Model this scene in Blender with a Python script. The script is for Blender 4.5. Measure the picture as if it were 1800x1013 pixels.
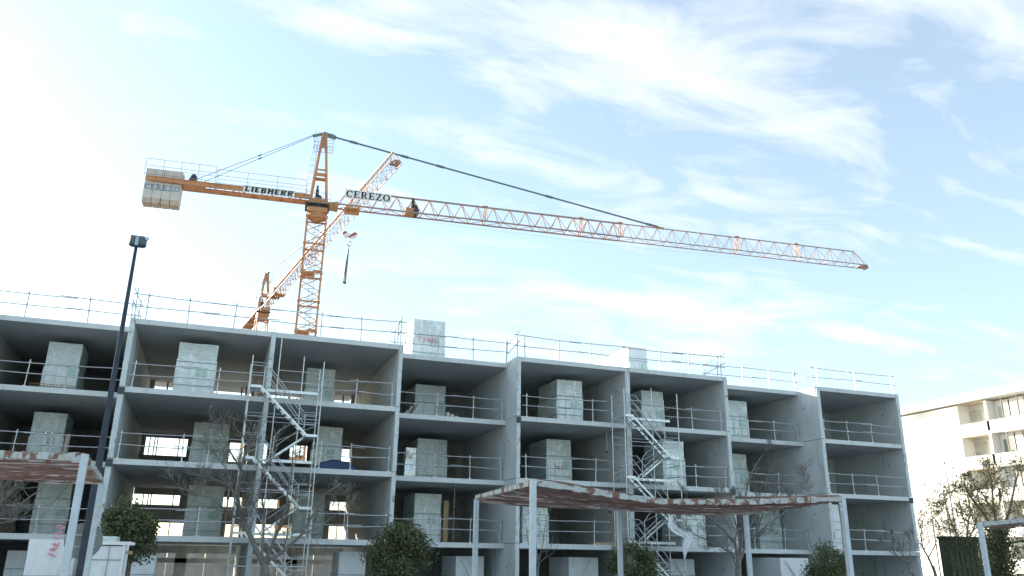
import bpy, math, random
from math import sin, cos, pi, radians as R
from mathutils import Vector, Matrix, noise as mnoise

# ------------------------------------------------------------------ scene, camera, light
sc = bpy.context.scene
for o in list(bpy.data.objects): bpy.data.objects.remove(o)
COL = sc.collection
W, H = 1800.0, 1013.0
FPX, PITCH, ROLL, YAW, DIST, CAMZ = 1430.9, R(18.49), R(0.81), R(19.80), 37.63, 2.23
CAM = Vector((0, -DIST, CAMZ))
cd = bpy.data.cameras.new('camera'); cam = bpy.data.objects.new('camera', cd); COL.objects.link(cam)
fwd = Vector((sin(YAW)*cos(PITCH), cos(YAW)*cos(PITCH), sin(PITCH)))
right = Vector((cos(YAW), -sin(YAW), 0)); up = right.cross(fwd)
r2 = right*cos(ROLL) + up*sin(ROLL)*-1*-1
# image roll: picture axes turned clockwise by ROLL
X_ = right*cos(ROLL) - up*(-sin(ROLL)); X_ = right*cos(ROLL) + up*sin(ROLL); Y_ = up*cos(ROLL) - right*sin(ROLL)
m = Matrix((X_, Y_, -fwd)).transposed().to_4x4(); m.translation = CAM
cam.matrix_world = m
cd.sensor_fit = 'HORIZONTAL'; cd.sensor_width = 36; cd.lens = 36*FPX/W; cd.clip_start = .1; cd.clip_end = 3000
sc.camera = cam

def ray(x, y):                       # direction of a photograph point, used to work out real positions
    return fwd + X_*((x-W/2)/FPX) - Y_*((y-H/2)/FPX)
def onv(x, y, v): d = ray(x, y); return CAM + d*((v-CAM.y)/d.y)
def onz(x, y, z): d = ray(x, y); return CAM + d*((z-CAM.z)/d.z)
def onu(x, y, u): d = ray(x, y); return CAM + d*((u-CAM.x)/d.x)

SUN_EL, SUN_AZ = R(15.5), R(-43)       # azimuth from +Y towards +X
sdir = Vector((sin(SUN_AZ)*cos(SUN_EL), cos(SUN_AZ)*cos(SUN_EL), sin(SUN_EL)))
sl = bpy.data.lights.new('sun', 'SUN'); sl.energy = 3.0; sl.angle = R(.55); sl.color = (1, .9, .76)
so = bpy.data.objects.new('sun', sl); COL.objects.link(so)
so.rotation_euler = sdir.to_track_quat('Z', 'Y').to_euler()

wd = bpy.data.worlds.new('World'); sc.world = wd; wd.use_nodes = True
nt = wd.node_tree; nt.nodes.clear()
def N(t, ty, **k):
    n = t.nodes.new(ty)
    for a, b in k.items():
        if a == 'i':
            for kk, vv in b.items(): n.inputs[kk].default_value = vv
        else: setattr(n, a, b)
    return n
def math_(t, op, a, b=None, c=None, clamp=False):
    n = t.nodes.new('ShaderNodeMath'); n.operation = op; n.use_clamp = clamp
    for i, v in enumerate((a, b, c)):
        if v is None: continue
        if isinstance(v, (int, float)): n.inputs[i].default_value = v
        else: t.links.new(v, n.inputs[i])
    return n.outputs[0]
def ramp(t, fac, stops):
    n = t.nodes.new('ShaderNodeValToRGB'); e = n.color_ramp.elements
    while len(e) < len(stops): e.new(.5)
    for el, (p, c) in zip(e, stops):
        el.position = p; el.color = c if len(c) == 4 else (*c, 1)
    t.links.new(fac, n.inputs[0]); return n.outputs[0]
def mixc(t, fac, a, b, mode='MIX'):
    n = t.nodes.new('ShaderNodeMix'); n.data_type = 'RGBA'; n.blend_type = mode
    for s, v in ((n.inputs[0], fac), (n.inputs[6], a), (n.inputs[7], b)):
        if isinstance(v, (int, float)): s.default_value = v
        elif isinstance(v, tuple): s.default_value = v if len(v) == 4 else (*v, 1)
        else: t.links.new(v, s)
    return n.outputs[2]

sky = N(nt, 'ShaderNodeTexSky', sky_type='NISHITA', sun_disc=False)
sky.sun_elevation = SUN_EL; sky.sun_rotation = SUN_AZ; sky.air_density = 1.0; sky.dust_density = .7; sky.ozone_density = 1.4
tc = N(nt, 'ShaderNodeTexCoord'); sep = N(nt, 'ShaderNodeSeparateXYZ'); nt.links.new(tc.outputs['Generated'], sep.inputs[0])
zz = math_(nt, 'ADD', math_(nt, 'MAXIMUM', sep.outputs[2], 0.0), .16)
cx = math_(nt, 'DIVIDE', sep.outputs[0], zz); cy = math_(nt, 'DIVIDE', sep.outputs[1], zz)
comb = N(nt, 'ShaderNodeCombineXYZ'); nt.links.new(cx, comb.inputs[0]); nt.links.new(cy, comb.inputs[1])
def cloudnoise(rot, scl, scale, det, rough, dist, off=(0, 0, 0)):
    mp = N(nt, 'ShaderNodeMapping'); mp.inputs['Rotation'].default_value = (0, 0, rot); mp.inputs['Scale'].default_value = scl; mp.inputs['Location'].default_value = off
    nt.links.new(comb.outputs[0], mp.inputs[0])
    n = N(nt, 'ShaderNodeTexNoise', i={'Scale': scale, 'Detail': det, 'Roughness': rough, 'Distortion': dist}); nt.links.new(mp.outputs[0], n.inputs['Vector'])
    return n.outputs[0]
big = cloudnoise(.5, (1, 1, 1), .8, 3, .5, .3, (4.4, 2.9, 0))
wisp = cloudnoise(.36, (.7, 2.5, 1), 1.5, 9, .56, .8, (5.3, 1.9, 0))
puff = cloudnoise(.36, (.9, 1.7, 1), 3.6, 9, .6, .8, (7.7, 2.2, 0))
s = math_(nt, 'ADD', math_(nt, 'MULTIPLY', big, .42), math_(nt, 'MULTIPLY', wisp, .80))
s = math_(nt, 'ADD', s, math_(nt, 'MULTIPLY', puff, .68))
mask = ramp(nt, math_(nt, 'MULTIPLY', math_(nt, 'SUBTRACT', s, .79), 2.0, clamp=True), [(.0, (.0, .0, .0)), (.32, (.28, .28, .28)), (.62, (.66, .66, .66)), (1.0, (1, 1, 1))])
veil = math_(nt, 'MULTIPLY_ADD', math_(nt, 'POWER', math_(nt, 'SUBTRACT', 1.0, sep.outputs[2], clamp=True), 3.0), .12, .24)   # thin high cirrostratus, denser along the slant path
msk = math_(nt, 'MAXIMUM', mask, veil, clamp=True)
skyc = mixc(nt, 1.0, sky.outputs[0], (1.0, 1.10, 1.07, 1), 'MULTIPLY')
cl = mixc(nt, msk, skyc, (3.5, 3.65, 3.7, 1))
bg = N(nt, 'ShaderNodeBackground'); bg.inputs[1].default_value = .12; nt.links.new(cl, bg.inputs[0])
wo = N(nt, 'ShaderNodeOutputWorld'); nt.links.new(bg.outputs[0], wo.inputs[0])
vs = sc.view_settings; vs.view_transform = 'Standard'; vs.look = 'None'; vs.gamma = 1; vs.exposure = 1.5; vs.use_curve_mapping = False

# ------------------------------------------------------------------ helpers
rnd = random.Random(7)
def tag(o, label=None, cat=None, group=None, kind=None):
    if label: o['label'] = label
    if cat: o['category'] = cat
    if group: o['group'] = group
    if kind: o['kind'] = kind
    return o
def thing(name, label, cat, loc=(0, 0, 0), rz=0, group=None):
    o = bpy.data.objects.new(name, None); COL.objects.link(o); o.location = loc; o.rotation_euler = (0, 0, rz)
    o.empty_display_size = .3
    return tag(o, label, cat, group)
class MB:
    def __init__(s): s.v = []; s.f = []; s.smooth = False
    def quad(s, *p):
        n = len(s.v); s.v += [tuple(q) for q in p]; s.f.append(tuple(range(n, n+len(p)))); return s
    def box(s, x0, x1, y0, y1, z0, z1):
        n = len(s.v)
        s.v += [(x, y, z) for z in (z0, z1) for y in (y0, y1) for x in (x0, x1)]
        s.f += [tuple(n+i for i in q) for q in ((0, 2, 3, 1), (4, 5, 7, 6), (0, 1, 5, 4), (2, 6, 7, 3), (0, 4, 6, 2), (1, 3, 7, 5))]
        return s
    def obox(s, c, ax, ay, az):       # centre and three half-axis vectors
        c, ax, ay, az = map(Vector, (c, ax, ay, az)); n = len(s.v)
        s.v += [tuple(c+ax*i+ay*j+az*k) for k in (-1, 1) for j in (-1, 1) for i in (-1, 1)]
        s.f += [tuple(n+i for i in q) for q in ((0, 2, 3, 1), (4, 5, 7, 6), (0, 1, 5, 4), (2, 6, 7, 3), (0, 4, 6, 2), (1, 3, 7, 5))]
        return s
    def beam(s, a, b, w, h=None):     # rectangular bar from a to b
        a, b = Vector(a), Vector(b); d = b-a; L = d.length
        if L < 1e-6: return s
        d /= L; h = h or w
        side = d.cross(Vector((0, 0, 1)))
        if side.length < .05: side = Vector((1, 0, 0))
        side.normalize(); upv = side.cross(d)
        return s.obox((a+b)/2, d*L/2, side*w/2, upv*h/2)
    def tube(s, pts, rad, n=6, cap=True):
        pts = [Vector(p) for p in pts]
        rad = rad if isinstance(rad, (list, tuple)) else [rad]*len(pts)
        base = len(s.v); prev = None
        for i, p in enumerate(pts):
            d = (pts[min(i+1, len(pts)-1)]-pts[max(i-1, 0)]).normalized()
            if prev is None:
                a = d.cross(Vector((0, 0, 1)))
                if a.length < .05: a = d.cross(Vector((1, 0, 0)))
                a.normalize()
            else:
                a = prev - d*prev.dot(d)
                if a.length < 1e-4: a = d.orthogonal()
                a.normalize()
            prev = a; b = d.cross(a)
            for k in range(n):
                t = 2*pi*k/n; s.v.append(tuple(p+(a*cos(t)+b*sin(t))*rad[i]))
        for i in range(len(pts)-1):
            for k in range(n):
                q = base+i*n; s.f.append((q+k, q+(k+1) % n, q+n+(k+1) % n, q+n+k))
        if cap:
            s.f.append(tuple(base+k for k in reversed(range(n)))); q = base+(len(pts)-1)*n; s.f.append(tuple(q+k for k in range(n)))
        return s
    def cyl(s, a, b, r, n=12): return s.tube([a, b], r, n)
    def sphere(s, c, rx, ry, rz, nu=12, nv=8):
        base = len(s.v); c = Vector(c)
        for j in range(nv+1):
            t = pi*j/nv
            for i in range(nu):
                p = 2*pi*i/nu; s.v.append((c.x+rx*sin(t)*cos(p), c.y+ry*sin(t)*sin(p), c.z+rz*cos(t)))
        for j in range(nv):
            for i in range(nu):
                s.f.append((base+j*nu+i, base+(j+1)*nu+i, base+(j+1)*nu+(i+1) % nu, base+j*nu+(i+1) % nu))
        return s
    def build(s, name, mat, parent=None, world=False, smooth=False):
        me = bpy.data.meshes.new(name)
        v = s.v
        if parent is not None and world:
            l = parent.location; rz = parent.rotation_euler[2]; c_, s_ = cos(-rz), sin(-rz)
            v = [((a-l[0])*c_-(b-l[1])*s_, (a-l[0])*s_+(b-l[1])*c_, d-l[2]) for a, b, d in v]
        me.from_pydata(v, [], s.f); me.materials.append(mat)
        if smooth: me.polygons.foreach_set('use_smooth', [True]*len(me.polygons))
        me.update()
        o = bpy.data.objects.new(name, me); COL.objects.link(o)
        if parent: o.parent = parent
        return o
def inst(src, parent, loc=(0, 0, 0), rot=(0, 0, 0), name=None):
    o = src.copy(); o.name = name or src.name.split('.')[0]; COL.objects.link(o); o.parent = parent; o.location = loc; o.rotation_euler = rot
    return o

# ------------------------------------------------------------------ materials
def mat(name, col, rough=.7, metal=0, var=.15, scale=3, stretch=(1, 1, 1), bump=.0, bscale=40, layers=(), spec=.4):
    """layers: (colour, noise scale, threshold lo, hi, stretch)"""
    M = bpy.data.materials.new(name); M.use_nodes = True; t = M.node_tree; b = t.nodes['Principled BSDF']
    b.inputs['Roughness'].default_value = rough; b.inputs['Metallic'].default_value = metal; b.inputs['Specular IOR Level'].default_value = spec
    tcn = N(t, 'ShaderNodeTexCoord'); gm = N(t, 'ShaderNodeNewGeometry')
    def nz(sc_, st, det=5, off=0):
        mp = N(t, 'ShaderNodeMapping'); mp.inputs['Scale'].default_value = st; mp.inputs['Location'].default_value = (off, off*1.3, off*.7)
        t.links.new(gm.outputs['Position'], mp.inputs[0])
        n = N(t, 'ShaderNodeTexNoise', i={'Scale': sc_, 'Detail': det, 'Roughness': .6}); t.links.new(mp.outputs[0], n.inputs['Vector']); return n.outputs[0]
    f = nz(scale, stretch)
    lo = tuple(c*(1-var) for c in col); hi = tuple(min(1, c*(1+var)) for c in col)
    c = ramp(t, f, [(.3, lo), (.7, hi)])
    for k, (lc, ls, a, bb, st) in enumerate(layers):
        g = ramp(t, nz(ls, st, 6, 5+k*3), [(a, (0, 0, 0)), (bb, (1, 1, 1))])
        c = mixc(t, g, c, lc)
    t.links.new(c, b.inputs['Base Color'])
    if bump:
        bn = N(t, 'ShaderNodeBump', i={'Strength': bump, 'Distance': .02}); t.links.new(nz(bscale, (1, 1, 1), 6, 2), bn.inputs['Height']); t.links.new(bn.outputs[0], b.inputs['Normal'])
    return M
M = {}
M['concrete'] = mat('concrete', (.60, .64, .645), .85, var=.10, scale=.7, bump=.25, layers=[((.38, .41, .41), 1.1, .58, .78, (1, 1, .35)), ((.62, .68, .70), 6, .6, .8, (1, 1, .5)), ((.36, .37, .35), 2.6, .60, .74, (1, 1, .08))])
M['slabconc'] = mat('slab_concrete', (.62, .66, .665), .85, var=.08, scale=1.2, bump=.2, layers=[((.42, .45, .44), 7, .60, .72, (1, 1, .1)), ((.36, .39, .38), 2.2, .62, .78, (.5, 1, 2)), ((.66, .72, .72), 5, .62, .75, (1, 1, 1))])
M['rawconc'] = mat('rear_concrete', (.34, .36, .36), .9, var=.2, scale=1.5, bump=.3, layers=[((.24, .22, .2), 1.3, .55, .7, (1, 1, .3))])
M['edge'] = mat('wall_edge_concrete', (.60, .66, .68), .85, var=.12, scale=4, stretch=(1, 1, .4), bump=.4, layers=[((.30, .30, .27), 5, .58, .66, (1, 1, .5)), ((.75, .8, .8), 9, .6, .7, (1, 1, 1))])
M['lowbounce'] = mat('dusty_low_bounce_floor', (.30, .30, .29), .9, var=.3, scale=1.2)  # dusty floor tone, kept dark to cut light bounced onto the ceilings
M['soffit'] = mat('shade_toned_soffit', (.50, .53, .535), .85, var=.1, scale=.8, bump=.15, stretch=(1, .3, 1))  # same concrete as the slabs, colour darkened to imitate ceiling shade
M['rubber'] = mat('dark_pad', (.07, .08, .09), .8)
M['galv'] = mat('galvanised_tube', (.55, .58, .60), .42, metal=.75, var=.15, scale=6)
M['galvd'] = mat('dull_tube', (.42, .43, .42), .55, metal=.4, var=.25, scale=5, layers=[((.30, .2, .12), 4, .66, .75, (1, 1, 1))])
M['alu'] = mat('aluminium', (.66, .70, .72), .38, metal=.6, var=.08, scale=4)
M['film'] = mat('wrapping_film', (.66, .74, .73), .28, var=.16, scale=2, bump=1.0, bscale=6, spec=.8, layers=[((.50, .58, .56), 3, .48, .62, (1, 1, 5)), ((.86, .92, .92), 4, .54, .64, (1, 1, .5)), ((.56, .63, .62), 1.6, .58, .74, (1, 1, 2))])
M['film2'] = mat('doubled_film', (.76, .84, .85), .22, var=.12, scale=3, bump=1.2, bscale=9, spec=.9, layers=[((.54, .66, .63), 3, .46, .58, (1, 1, 8)), ((.94, .97, .98), 6, .54, .62, (1, 1, 6)), ((.92, .96, .96), 5, .58, .64, (6, 6, .3)), ((.60, .70, .67), 2.3, .58, .70, (1, 1, 2))])
M['filmg'] = mat('green_mark_film', (.50, .68, .60), .35, var=.2, scale=5, bump=.6, bscale=12, layers=[((.55, .68, .64), 7, .5, .65, (1, 1, 1))])
M['board'] = mat('board', (.42, .47, .46), .7, var=.12, scale=3, bump=.2)
M['filmstud'] = mat('stud_under_film', (.74, .79, .79), .45, var=.08, scale=6)
M['whitefilm'] = mat('white_sheet', (.74, .78, .80), .45, var=.07, scale=2, bump=.8, bscale=5, spec=.5, layers=[((.62, .66, .70), 2.4, .56, .7, (1, 1, .4))])
M['strap'] = mat('strap', (.22, .28, .28), .5)
M['crane'] = mat('crane_orange', (.50, .235, .10), .45, var=.2, scale=1.4, layers=[((.30, .12, .05), 3.5, .60, .72, (1, 1, 1)), ((.62, .34, .17), 2, .64, .74, (1, 1, 1))], bump=.1)
M['craneg'] = mat('chord_steel', (.34, .23, .19), .5, metal=.2, var=.2, scale=2)
M['pendant'] = mat('pendant_steel', (.13, .17, .19), .5, metal=.5)
M['dark'] = mat('dark_machine', (.04, .045, .055), .5)
M['white'] = mat('white_paint', (.78, .79, .78), .5, var=.05)
M['black'] = mat('black_paint', (.02, .025, .03), .5, var=.1)
M['bluegrey'] = mat('faded_blue_paint', (.24, .31, .38), .7, var=.35, scale=5)
M['cw'] = mat('ballast_concrete', (.56, .54, .50), .85, var=.1, scale=1.3, bump=.2, layers=[((.42, .38, .34), 1.5, .6, .75, (1, 1, .4))])
M['cwlow'] = mat('ballast_base', (.50, .40, .31), .85, var=.12, scale=1.3)
M['red'] = mat('red_stripe', (.42, .06, .06), .5)
M['pink'] = mat('pink_spray', (.75, .30, .38), .8, var=.2, scale=20)
M['paint'] = mat('pergola_paint', (.50, .58, .64), .55, var=.1, scale=5, layers=[((.56, .54, .46), 6, .58, .68, (1, 1, 1)), ((.22, .09, .05), 8.5, .685, .72, (1, 1, 1))], bump=.3)
M['rust'] = mat('peeling_beam', (.46, .50, .50), .75, var=.14, scale=6, layers=[((.40, .37, .31), 9, .53, .64, (1, 1, 1)), ((.20, .11, .08), 3.1, .51, .58, (1.5, 1, 1)), ((.24, .13, .08), 14, .64, .70, (1, 1, 1))], bump=.6, bscale=25)
M['cane'] = mat('weathered_slat', (.22, .135, .11), .85, var=.35, scale=5, stretch=(.5, 4, 4), bump=.5, layers=[((.44, .38, .36), 3, .60, .72, (.5, 6, 3)), ((.12, .065, .05), 4, .6, .7, (.6, 5, 3))])
M['canep'] = mat('bleached_slat', (.50, .46, .44), .85, var=.35, scale=5, stretch=(.5, 4, 4), bump=.5, layers=[((.16, .09, .08), 2.5, .5, .58, (.5, 3, 3))])
M['pole'] = mat('lamp_pole_paint', (.055, .068, .088), .85, var=.15, scale=3, spec=.05)
M['lamp'] = mat('lamp_housing', (.09, .12, .14), .4, var=.15)
M['lampb'] = mat('lamp_bracket', (.38, .48, .52), .45)
M['bark'] = mat('bark', (.18, .17, .155), .9, var=.35, scale=9, stretch=(1, 1, .3), bump=.9, bscale=30)
M['bark2'] = mat('bark_warm', (.12, .10, .075), .9, var=.35, scale=9, stretch=(1, 1, .3), bump=.9, bscale=30)
def leafmat(name, a, b, c, sc_=3):
    Mx = bpy.data.materials.new(name); Mx.use_nodes = True; t = Mx.node_tree; p = t.nodes['Principled BSDF']
    g = N(t, 'ShaderNodeNewGeometry'); n = N(t, 'ShaderNodeTexNoise', i={'Scale': sc_, 'Detail': 4}); t.links.new(g.outputs['Position'], n.inputs['Vector'])
    c1 = ramp(t, n.outputs[0], [(.35, a), (.65, b)]); c2 = mixc(t, math_(t, 'POWER', g.outputs['Random Per Island'], 3.0), c1, c); t.links.new(c2, p.inputs['Base Color'])
    p.inputs['Roughness'].default_value = .5; p.inputs['Specular IOR Level'].default_value = .35
    tr = N(t, 'ShaderNodeBsdfTranslucent'); t.links.new(c2, tr.inputs[0]); mx = N(t, 'ShaderNodeMixShader', i={0: .25})
    t.links.new(p.outputs[0], mx.inputs[1]); t.links.new(tr.outputs[0], mx.inputs[2]); t.links.new(mx.outputs[0], t.nodes['Material Output'].inputs[0]); return Mx
M['leafd'] = leafmat('dark_glossy_leaf', (.06, .075, .032), (.10, .12, .05), (.20, .22, .11), 2.2)
M['leafy'] = leafmat('olive_leaf', (.085, .09, .04), (.13, .13, .06), (.20, .19, .10), 1.2)
M['ivy'] = leafmat('ivy_leaf', (.05, .07, .03), (.08, .10, .04), (.18, .20, .11), 2)
M['hedge'] = leafmat('screen_leaf', (.06, .075, .03), (.09, .105, .05), (.15, .16, .09), 2)
M['bwhite'] = mat('white_render', (.86, .84, .79), .8, var=.03, scale=.6, layers=[((.76, .73, .66), .9, .62, .8, (1, 1, .25))])
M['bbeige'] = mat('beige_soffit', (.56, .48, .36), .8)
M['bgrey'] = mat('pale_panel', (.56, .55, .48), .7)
M['glass'] = mat('window_glass', (.22, .24, .23), .1, spec=.8)
M['mull'] = mat('grey_mullion', (.16, .15, .13), .5)
M['tarp'] = mat('blue_tarpaulin', (.018, .04, .12), .45, var=.3, scale=4, bump=.8, bscale=6)
M['prop'] = mat('rusty_prop', (.32, .16, .07), .6, var=.3, scale=5)
M['wood'] = mat('pine_timber', (.46, .34, .21), .75, var=.2, scale=4, stretch=(1, 1, .2))
M['block'] = mat('beige_block', (.50, .44, .36), .85, var=.12, scale=5, bump=.3)
M['terra'] = mat('terracotta_brick', (.34, .15, .09), .85, var=.2, scale=5, bump=.3)
M['kiosk'] = mat('olive_panel', (.062, .07, .038), .7, var=.35, scale=3, layers=[((.10, .11, .06), 5, .55, .7, (1, 1, 1))])
M['ground'] = mat('paving', (.32, .32, .31), .9, var=.15, scale=.8, bump=.3)
M['asphalt'] = mat('asphalt', (.055, .055, .057), .9, var=.2, scale=6, bump=.3)
M['earth'] = mat('site_earth', (.32, .30, .26), .95, var=.25, scale=.5, bump=.6)
M['signback'] = mat('sign_back', (.20, .235, .25), .55, metal=.3, var=.08)
M['silver'] = mat('silver_foil', (.6, .62, .63), .25, metal=.6, var=.25, scale=5, bump=1, bscale=8)

# ------------------------------------------------------------------ ground
g = MB(); g.quad((-700, -700, 0), (900, -700, 0), (900, 1100, 0), (-700, 1100, 0)); tag(g.build('ground', M['earth']), kind='structure')
g = MB(); g.box(-60, 60, -60, -4.0, .004, .12); tag(g.build('plaza_pavement', M['ground']), kind='structure')
g = MB(); g.quad((-60, -3.6, .008), (60, -3.6, .008), (60, -.6, .008), (-60, -.6, .008)); tag(g.build('site_road', M['asphalt']), kind='structure')

# ------------------------------------------------------------------ the precast building
WALLS = [(-16.10, -15.9), (-10.07, -9.87), (-4.05, -3.83), (1.90, 2.10), (7.83, 8.03), (13.89, 14.09), (20.02, 20.22), (26.03, 26.25), (32.30, 32.52), (38.11, 38.33)]
# bays -1..7 lie between WALLS[i], WALLS[i+1]; bay b = index b+1
REC = {0: 1.63, 3: 1.63, 6: 1.63}
DEPTH = 13.0; TH = .23
def vf(b): return REC.get(b, 0.0)
def uspan(b): return WALLS[b+1][1], WALLS[b+2][0]
bld = thing('apartment_block', 'four-storey grey precast concrete apartment block under construction with open fronts', 'building', (0, 0, 0))
E = .004
for b in range(-1, 8):
    u0, u1 = uspan(b); d = DEPTH if b < 7 else 7.5
    for k in range(1, 5):
        z = 3.0*k; mb = MB(); mb.box(u0+E, u1-E, vf(b)+.0, d, z-TH, z)
        mb.build('floor_slab' if k < 4 else 'roof_slab', M['slabconc'], bld)
        mb = MB(); mb.quad((u0+E, vf(b)+.03, z-TH-.003), (u0+E, d-.01, z-TH-.003), (u1-E, d-.01, z-TH-.003), (u1-E, vf(b)+.03, z-TH-.003)); mb.build('soffit_shade_face', M['soffit'], bld)  # thin underside sheet carrying the painted ceiling shade
        if k < 4: mb = MB(); mb.quad((u0+E, vf(b)+.25, z+.0015), (u1-E, vf(b)+.25, z+.0015), (u1-E, d-.01, z+.0015), (u0+E, d-.01, z+.0015)); mb.build('low_bounce_floor_sheet', M['lowbounce'], bld)  # dark floor sheet added to weaken bounce light inside the bays
    mb = MB(); mb.box(u0+E, u1-E, vf(b), d, .0, .14); mb.build('floor_slab', M['slabconc'], bld)
for i, (a, c) in enumerate(WALLS):
    d = DEPTH if i < 9 else 7.5
    nxt = min(vf(i-2) if i-2 >= -1 else 0, vf(i-1) if i-1 <= 7 else 0)
    for k in range(4):
        z0 = 3.0*k + .012; z1 = 3.0*k+3.0-.012
        if k == 3: z1 = 12.01
        mb = MB(); mb.box(a, c, .03, d-.02, z0, z1); w = mb.build('dividing_wall', M['concrete'], bld)
        # rough cast front edge of the wall panel with a toothed outline
        mb = MB(); n = 14; base = []
        for j in range(n):
            za = z0+(z1-z0)*j/n; zb = z0+(z1-z0)*(j+1)/n; o1 = rnd.uniform(0, .018)
            mb.box(a+rnd.uniform(.0, .012), c-rnd.uniform(0, .012), -.012-o1, .03, za, zb-.004)
        mb.build('wall_edge', M['edge'], bld)
        # lifting sockets
        mb = MB()
        for j in range(2): mb.cyl((a-.01, 1.2+j*3.2, z0+1.9-.2*j), (a, 1.2+j*3.2, z0+1.9-.2*j), .05, 8)
        mb.build('lifting_socket', M['rubber'], bld)
for (i, k) in ((2, 3), (5, 3), (2, 2), (9, 2), (8, 1), (4, 1), (7, 2)):      # dark packing pads at the panel joints
    a, c = WALLS[i]; mb = MB(); mb.box(a-.02, c+.02, -.05, .0, 3*k-.34, 3*k-.04); mb.build('joint_pad', M['rubber'], bld)
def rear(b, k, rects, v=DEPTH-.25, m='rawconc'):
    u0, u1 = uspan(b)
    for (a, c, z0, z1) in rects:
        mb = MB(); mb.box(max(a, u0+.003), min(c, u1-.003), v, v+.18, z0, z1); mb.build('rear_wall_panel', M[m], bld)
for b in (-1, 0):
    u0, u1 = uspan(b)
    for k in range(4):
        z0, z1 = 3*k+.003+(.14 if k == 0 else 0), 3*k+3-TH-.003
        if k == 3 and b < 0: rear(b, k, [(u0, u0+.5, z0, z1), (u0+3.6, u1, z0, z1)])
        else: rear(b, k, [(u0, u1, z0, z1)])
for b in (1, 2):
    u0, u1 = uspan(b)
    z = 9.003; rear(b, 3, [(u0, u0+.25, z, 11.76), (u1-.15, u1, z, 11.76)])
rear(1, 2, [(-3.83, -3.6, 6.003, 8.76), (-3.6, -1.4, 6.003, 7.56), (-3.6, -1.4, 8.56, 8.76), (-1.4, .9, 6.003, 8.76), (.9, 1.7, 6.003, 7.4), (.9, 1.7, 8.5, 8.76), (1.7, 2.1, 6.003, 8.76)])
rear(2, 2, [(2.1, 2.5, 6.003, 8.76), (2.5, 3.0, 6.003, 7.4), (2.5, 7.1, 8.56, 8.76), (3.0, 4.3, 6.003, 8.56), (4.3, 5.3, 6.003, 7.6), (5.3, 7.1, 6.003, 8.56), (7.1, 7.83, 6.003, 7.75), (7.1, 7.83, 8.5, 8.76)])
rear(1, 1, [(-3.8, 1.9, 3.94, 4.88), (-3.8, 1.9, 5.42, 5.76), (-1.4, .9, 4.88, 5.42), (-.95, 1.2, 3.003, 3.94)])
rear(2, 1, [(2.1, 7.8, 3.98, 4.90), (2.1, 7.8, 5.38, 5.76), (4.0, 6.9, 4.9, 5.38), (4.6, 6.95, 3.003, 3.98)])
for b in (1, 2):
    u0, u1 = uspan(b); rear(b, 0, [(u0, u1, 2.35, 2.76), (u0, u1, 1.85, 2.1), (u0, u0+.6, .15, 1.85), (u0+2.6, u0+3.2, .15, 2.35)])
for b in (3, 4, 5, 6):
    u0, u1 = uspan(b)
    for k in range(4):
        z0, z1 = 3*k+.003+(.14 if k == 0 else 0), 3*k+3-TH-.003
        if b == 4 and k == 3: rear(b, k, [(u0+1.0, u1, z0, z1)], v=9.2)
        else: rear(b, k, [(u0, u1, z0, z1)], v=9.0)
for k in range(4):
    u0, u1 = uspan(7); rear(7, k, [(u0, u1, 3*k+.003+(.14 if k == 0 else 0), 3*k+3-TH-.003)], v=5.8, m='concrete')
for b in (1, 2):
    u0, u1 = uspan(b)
    for k in (2, 3, 4): mb = MB(); mb.box(u0, u1, DEPTH+.004, DEPTH+1.7, 3*k-TH, 3*k-.01); mb.build('rear_sun_baffle', M['slabconc'], bld)  # unseen overhang added to keep the sun out of the bays
    for k in (2, 3): mb = MB(); mb.box(u0, u1, DEPTH+1.58, DEPTH+1.69, 3*k-.008, 3*k+1.25); mb.build('rear_sun_screen', M['rawconc'], bld)  # unseen upstand added to block low sun from behind
# rear posts and scaffold seen through the back of the top storeys
for b, us in ((1, (-2.9, -2.2, -2.0, 1.2, 1.45)), (2, (5.0, 5.25, 6.6, 7.2))):
    for u in us:
        mb = MB(); mb.beam((u, DEPTH-.1, 9), (u, DEPTH-.1, 11.76), .09); mb.build('rear_prop', M['prop'], bld)
for b, us in ((1, (-3.4, -3.15, -3.0, -1.85)), (2, (4.5, 4.9, 7.35))):
    for u in us:
        mb = MB(); mb.beam((u, DEPTH+.05, 6), (u, DEPTH+.05, 8.76), .06); mb.build('rear_prop', M['galvd'], bld)
        mb = MB(); mb.beam((u+.1, DEPTH+.05, 3), (u+.1, DEPTH+.05, 5.76), .06); mb.build('rear_prop', M['galvd'], bld)
# starter bars standing on the roof at the tops of the walls
for i in (2, 3, 5, 8):
    a, c = WALLS[i]; mb = MB()
    for j in range(5): mb.cyl((a+.06+rnd.uniform(0, .08), .35+j*.33, 12), (a+.1+rnd.uniform(-.05, .05), .35+j*.33+rnd.uniform(-.05, .05), 12.22+rnd.uniform(0, .22)), .012, 4)
    mb.build('starter_bars', M['galvd'], bld)
mb = MB(); p0 = onv(-30, 548, 4); p1 = onv(62, 560, 4)
mb.box(p0.x, p1.x, 2.3, 6, 12.004, 12.16); mb.build('roof_upstand', M['white'], bld)

BAY = {0: 'bay left of the tall lamp post', 1: 'bay right of the tall lamp post', 2: 'bay behind the left stair tower', 3: 'recessed bay right of the left stair tower',
       4: 'bay left of the right stair tower', 5: 'bay behind the right stair tower', 6: 'recessed bay beside the end bay', 7: 'end bay at the far right'}
STO = {3: 'top storey', 2: 'third storey', 1: 'second storey', 0: 'ground floor'}

t = thing('site_hoarding', 'grey sheet hoarding behind the building, glimpsed through the ground floor bays', 'hoarding', (0, 24, 0)); src = None
for j in range(22):
    if src is None: mb = MB(); mb.box(0, 2.36, 0, .04, .05, 2.95); src = mb.build('sheet', M['rawconc'], t); src.location = (-26, 0, 0)
    else: inst(src, t, (-26+2.4*j, 0, rnd.uniform(-.02, .02)))
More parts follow.
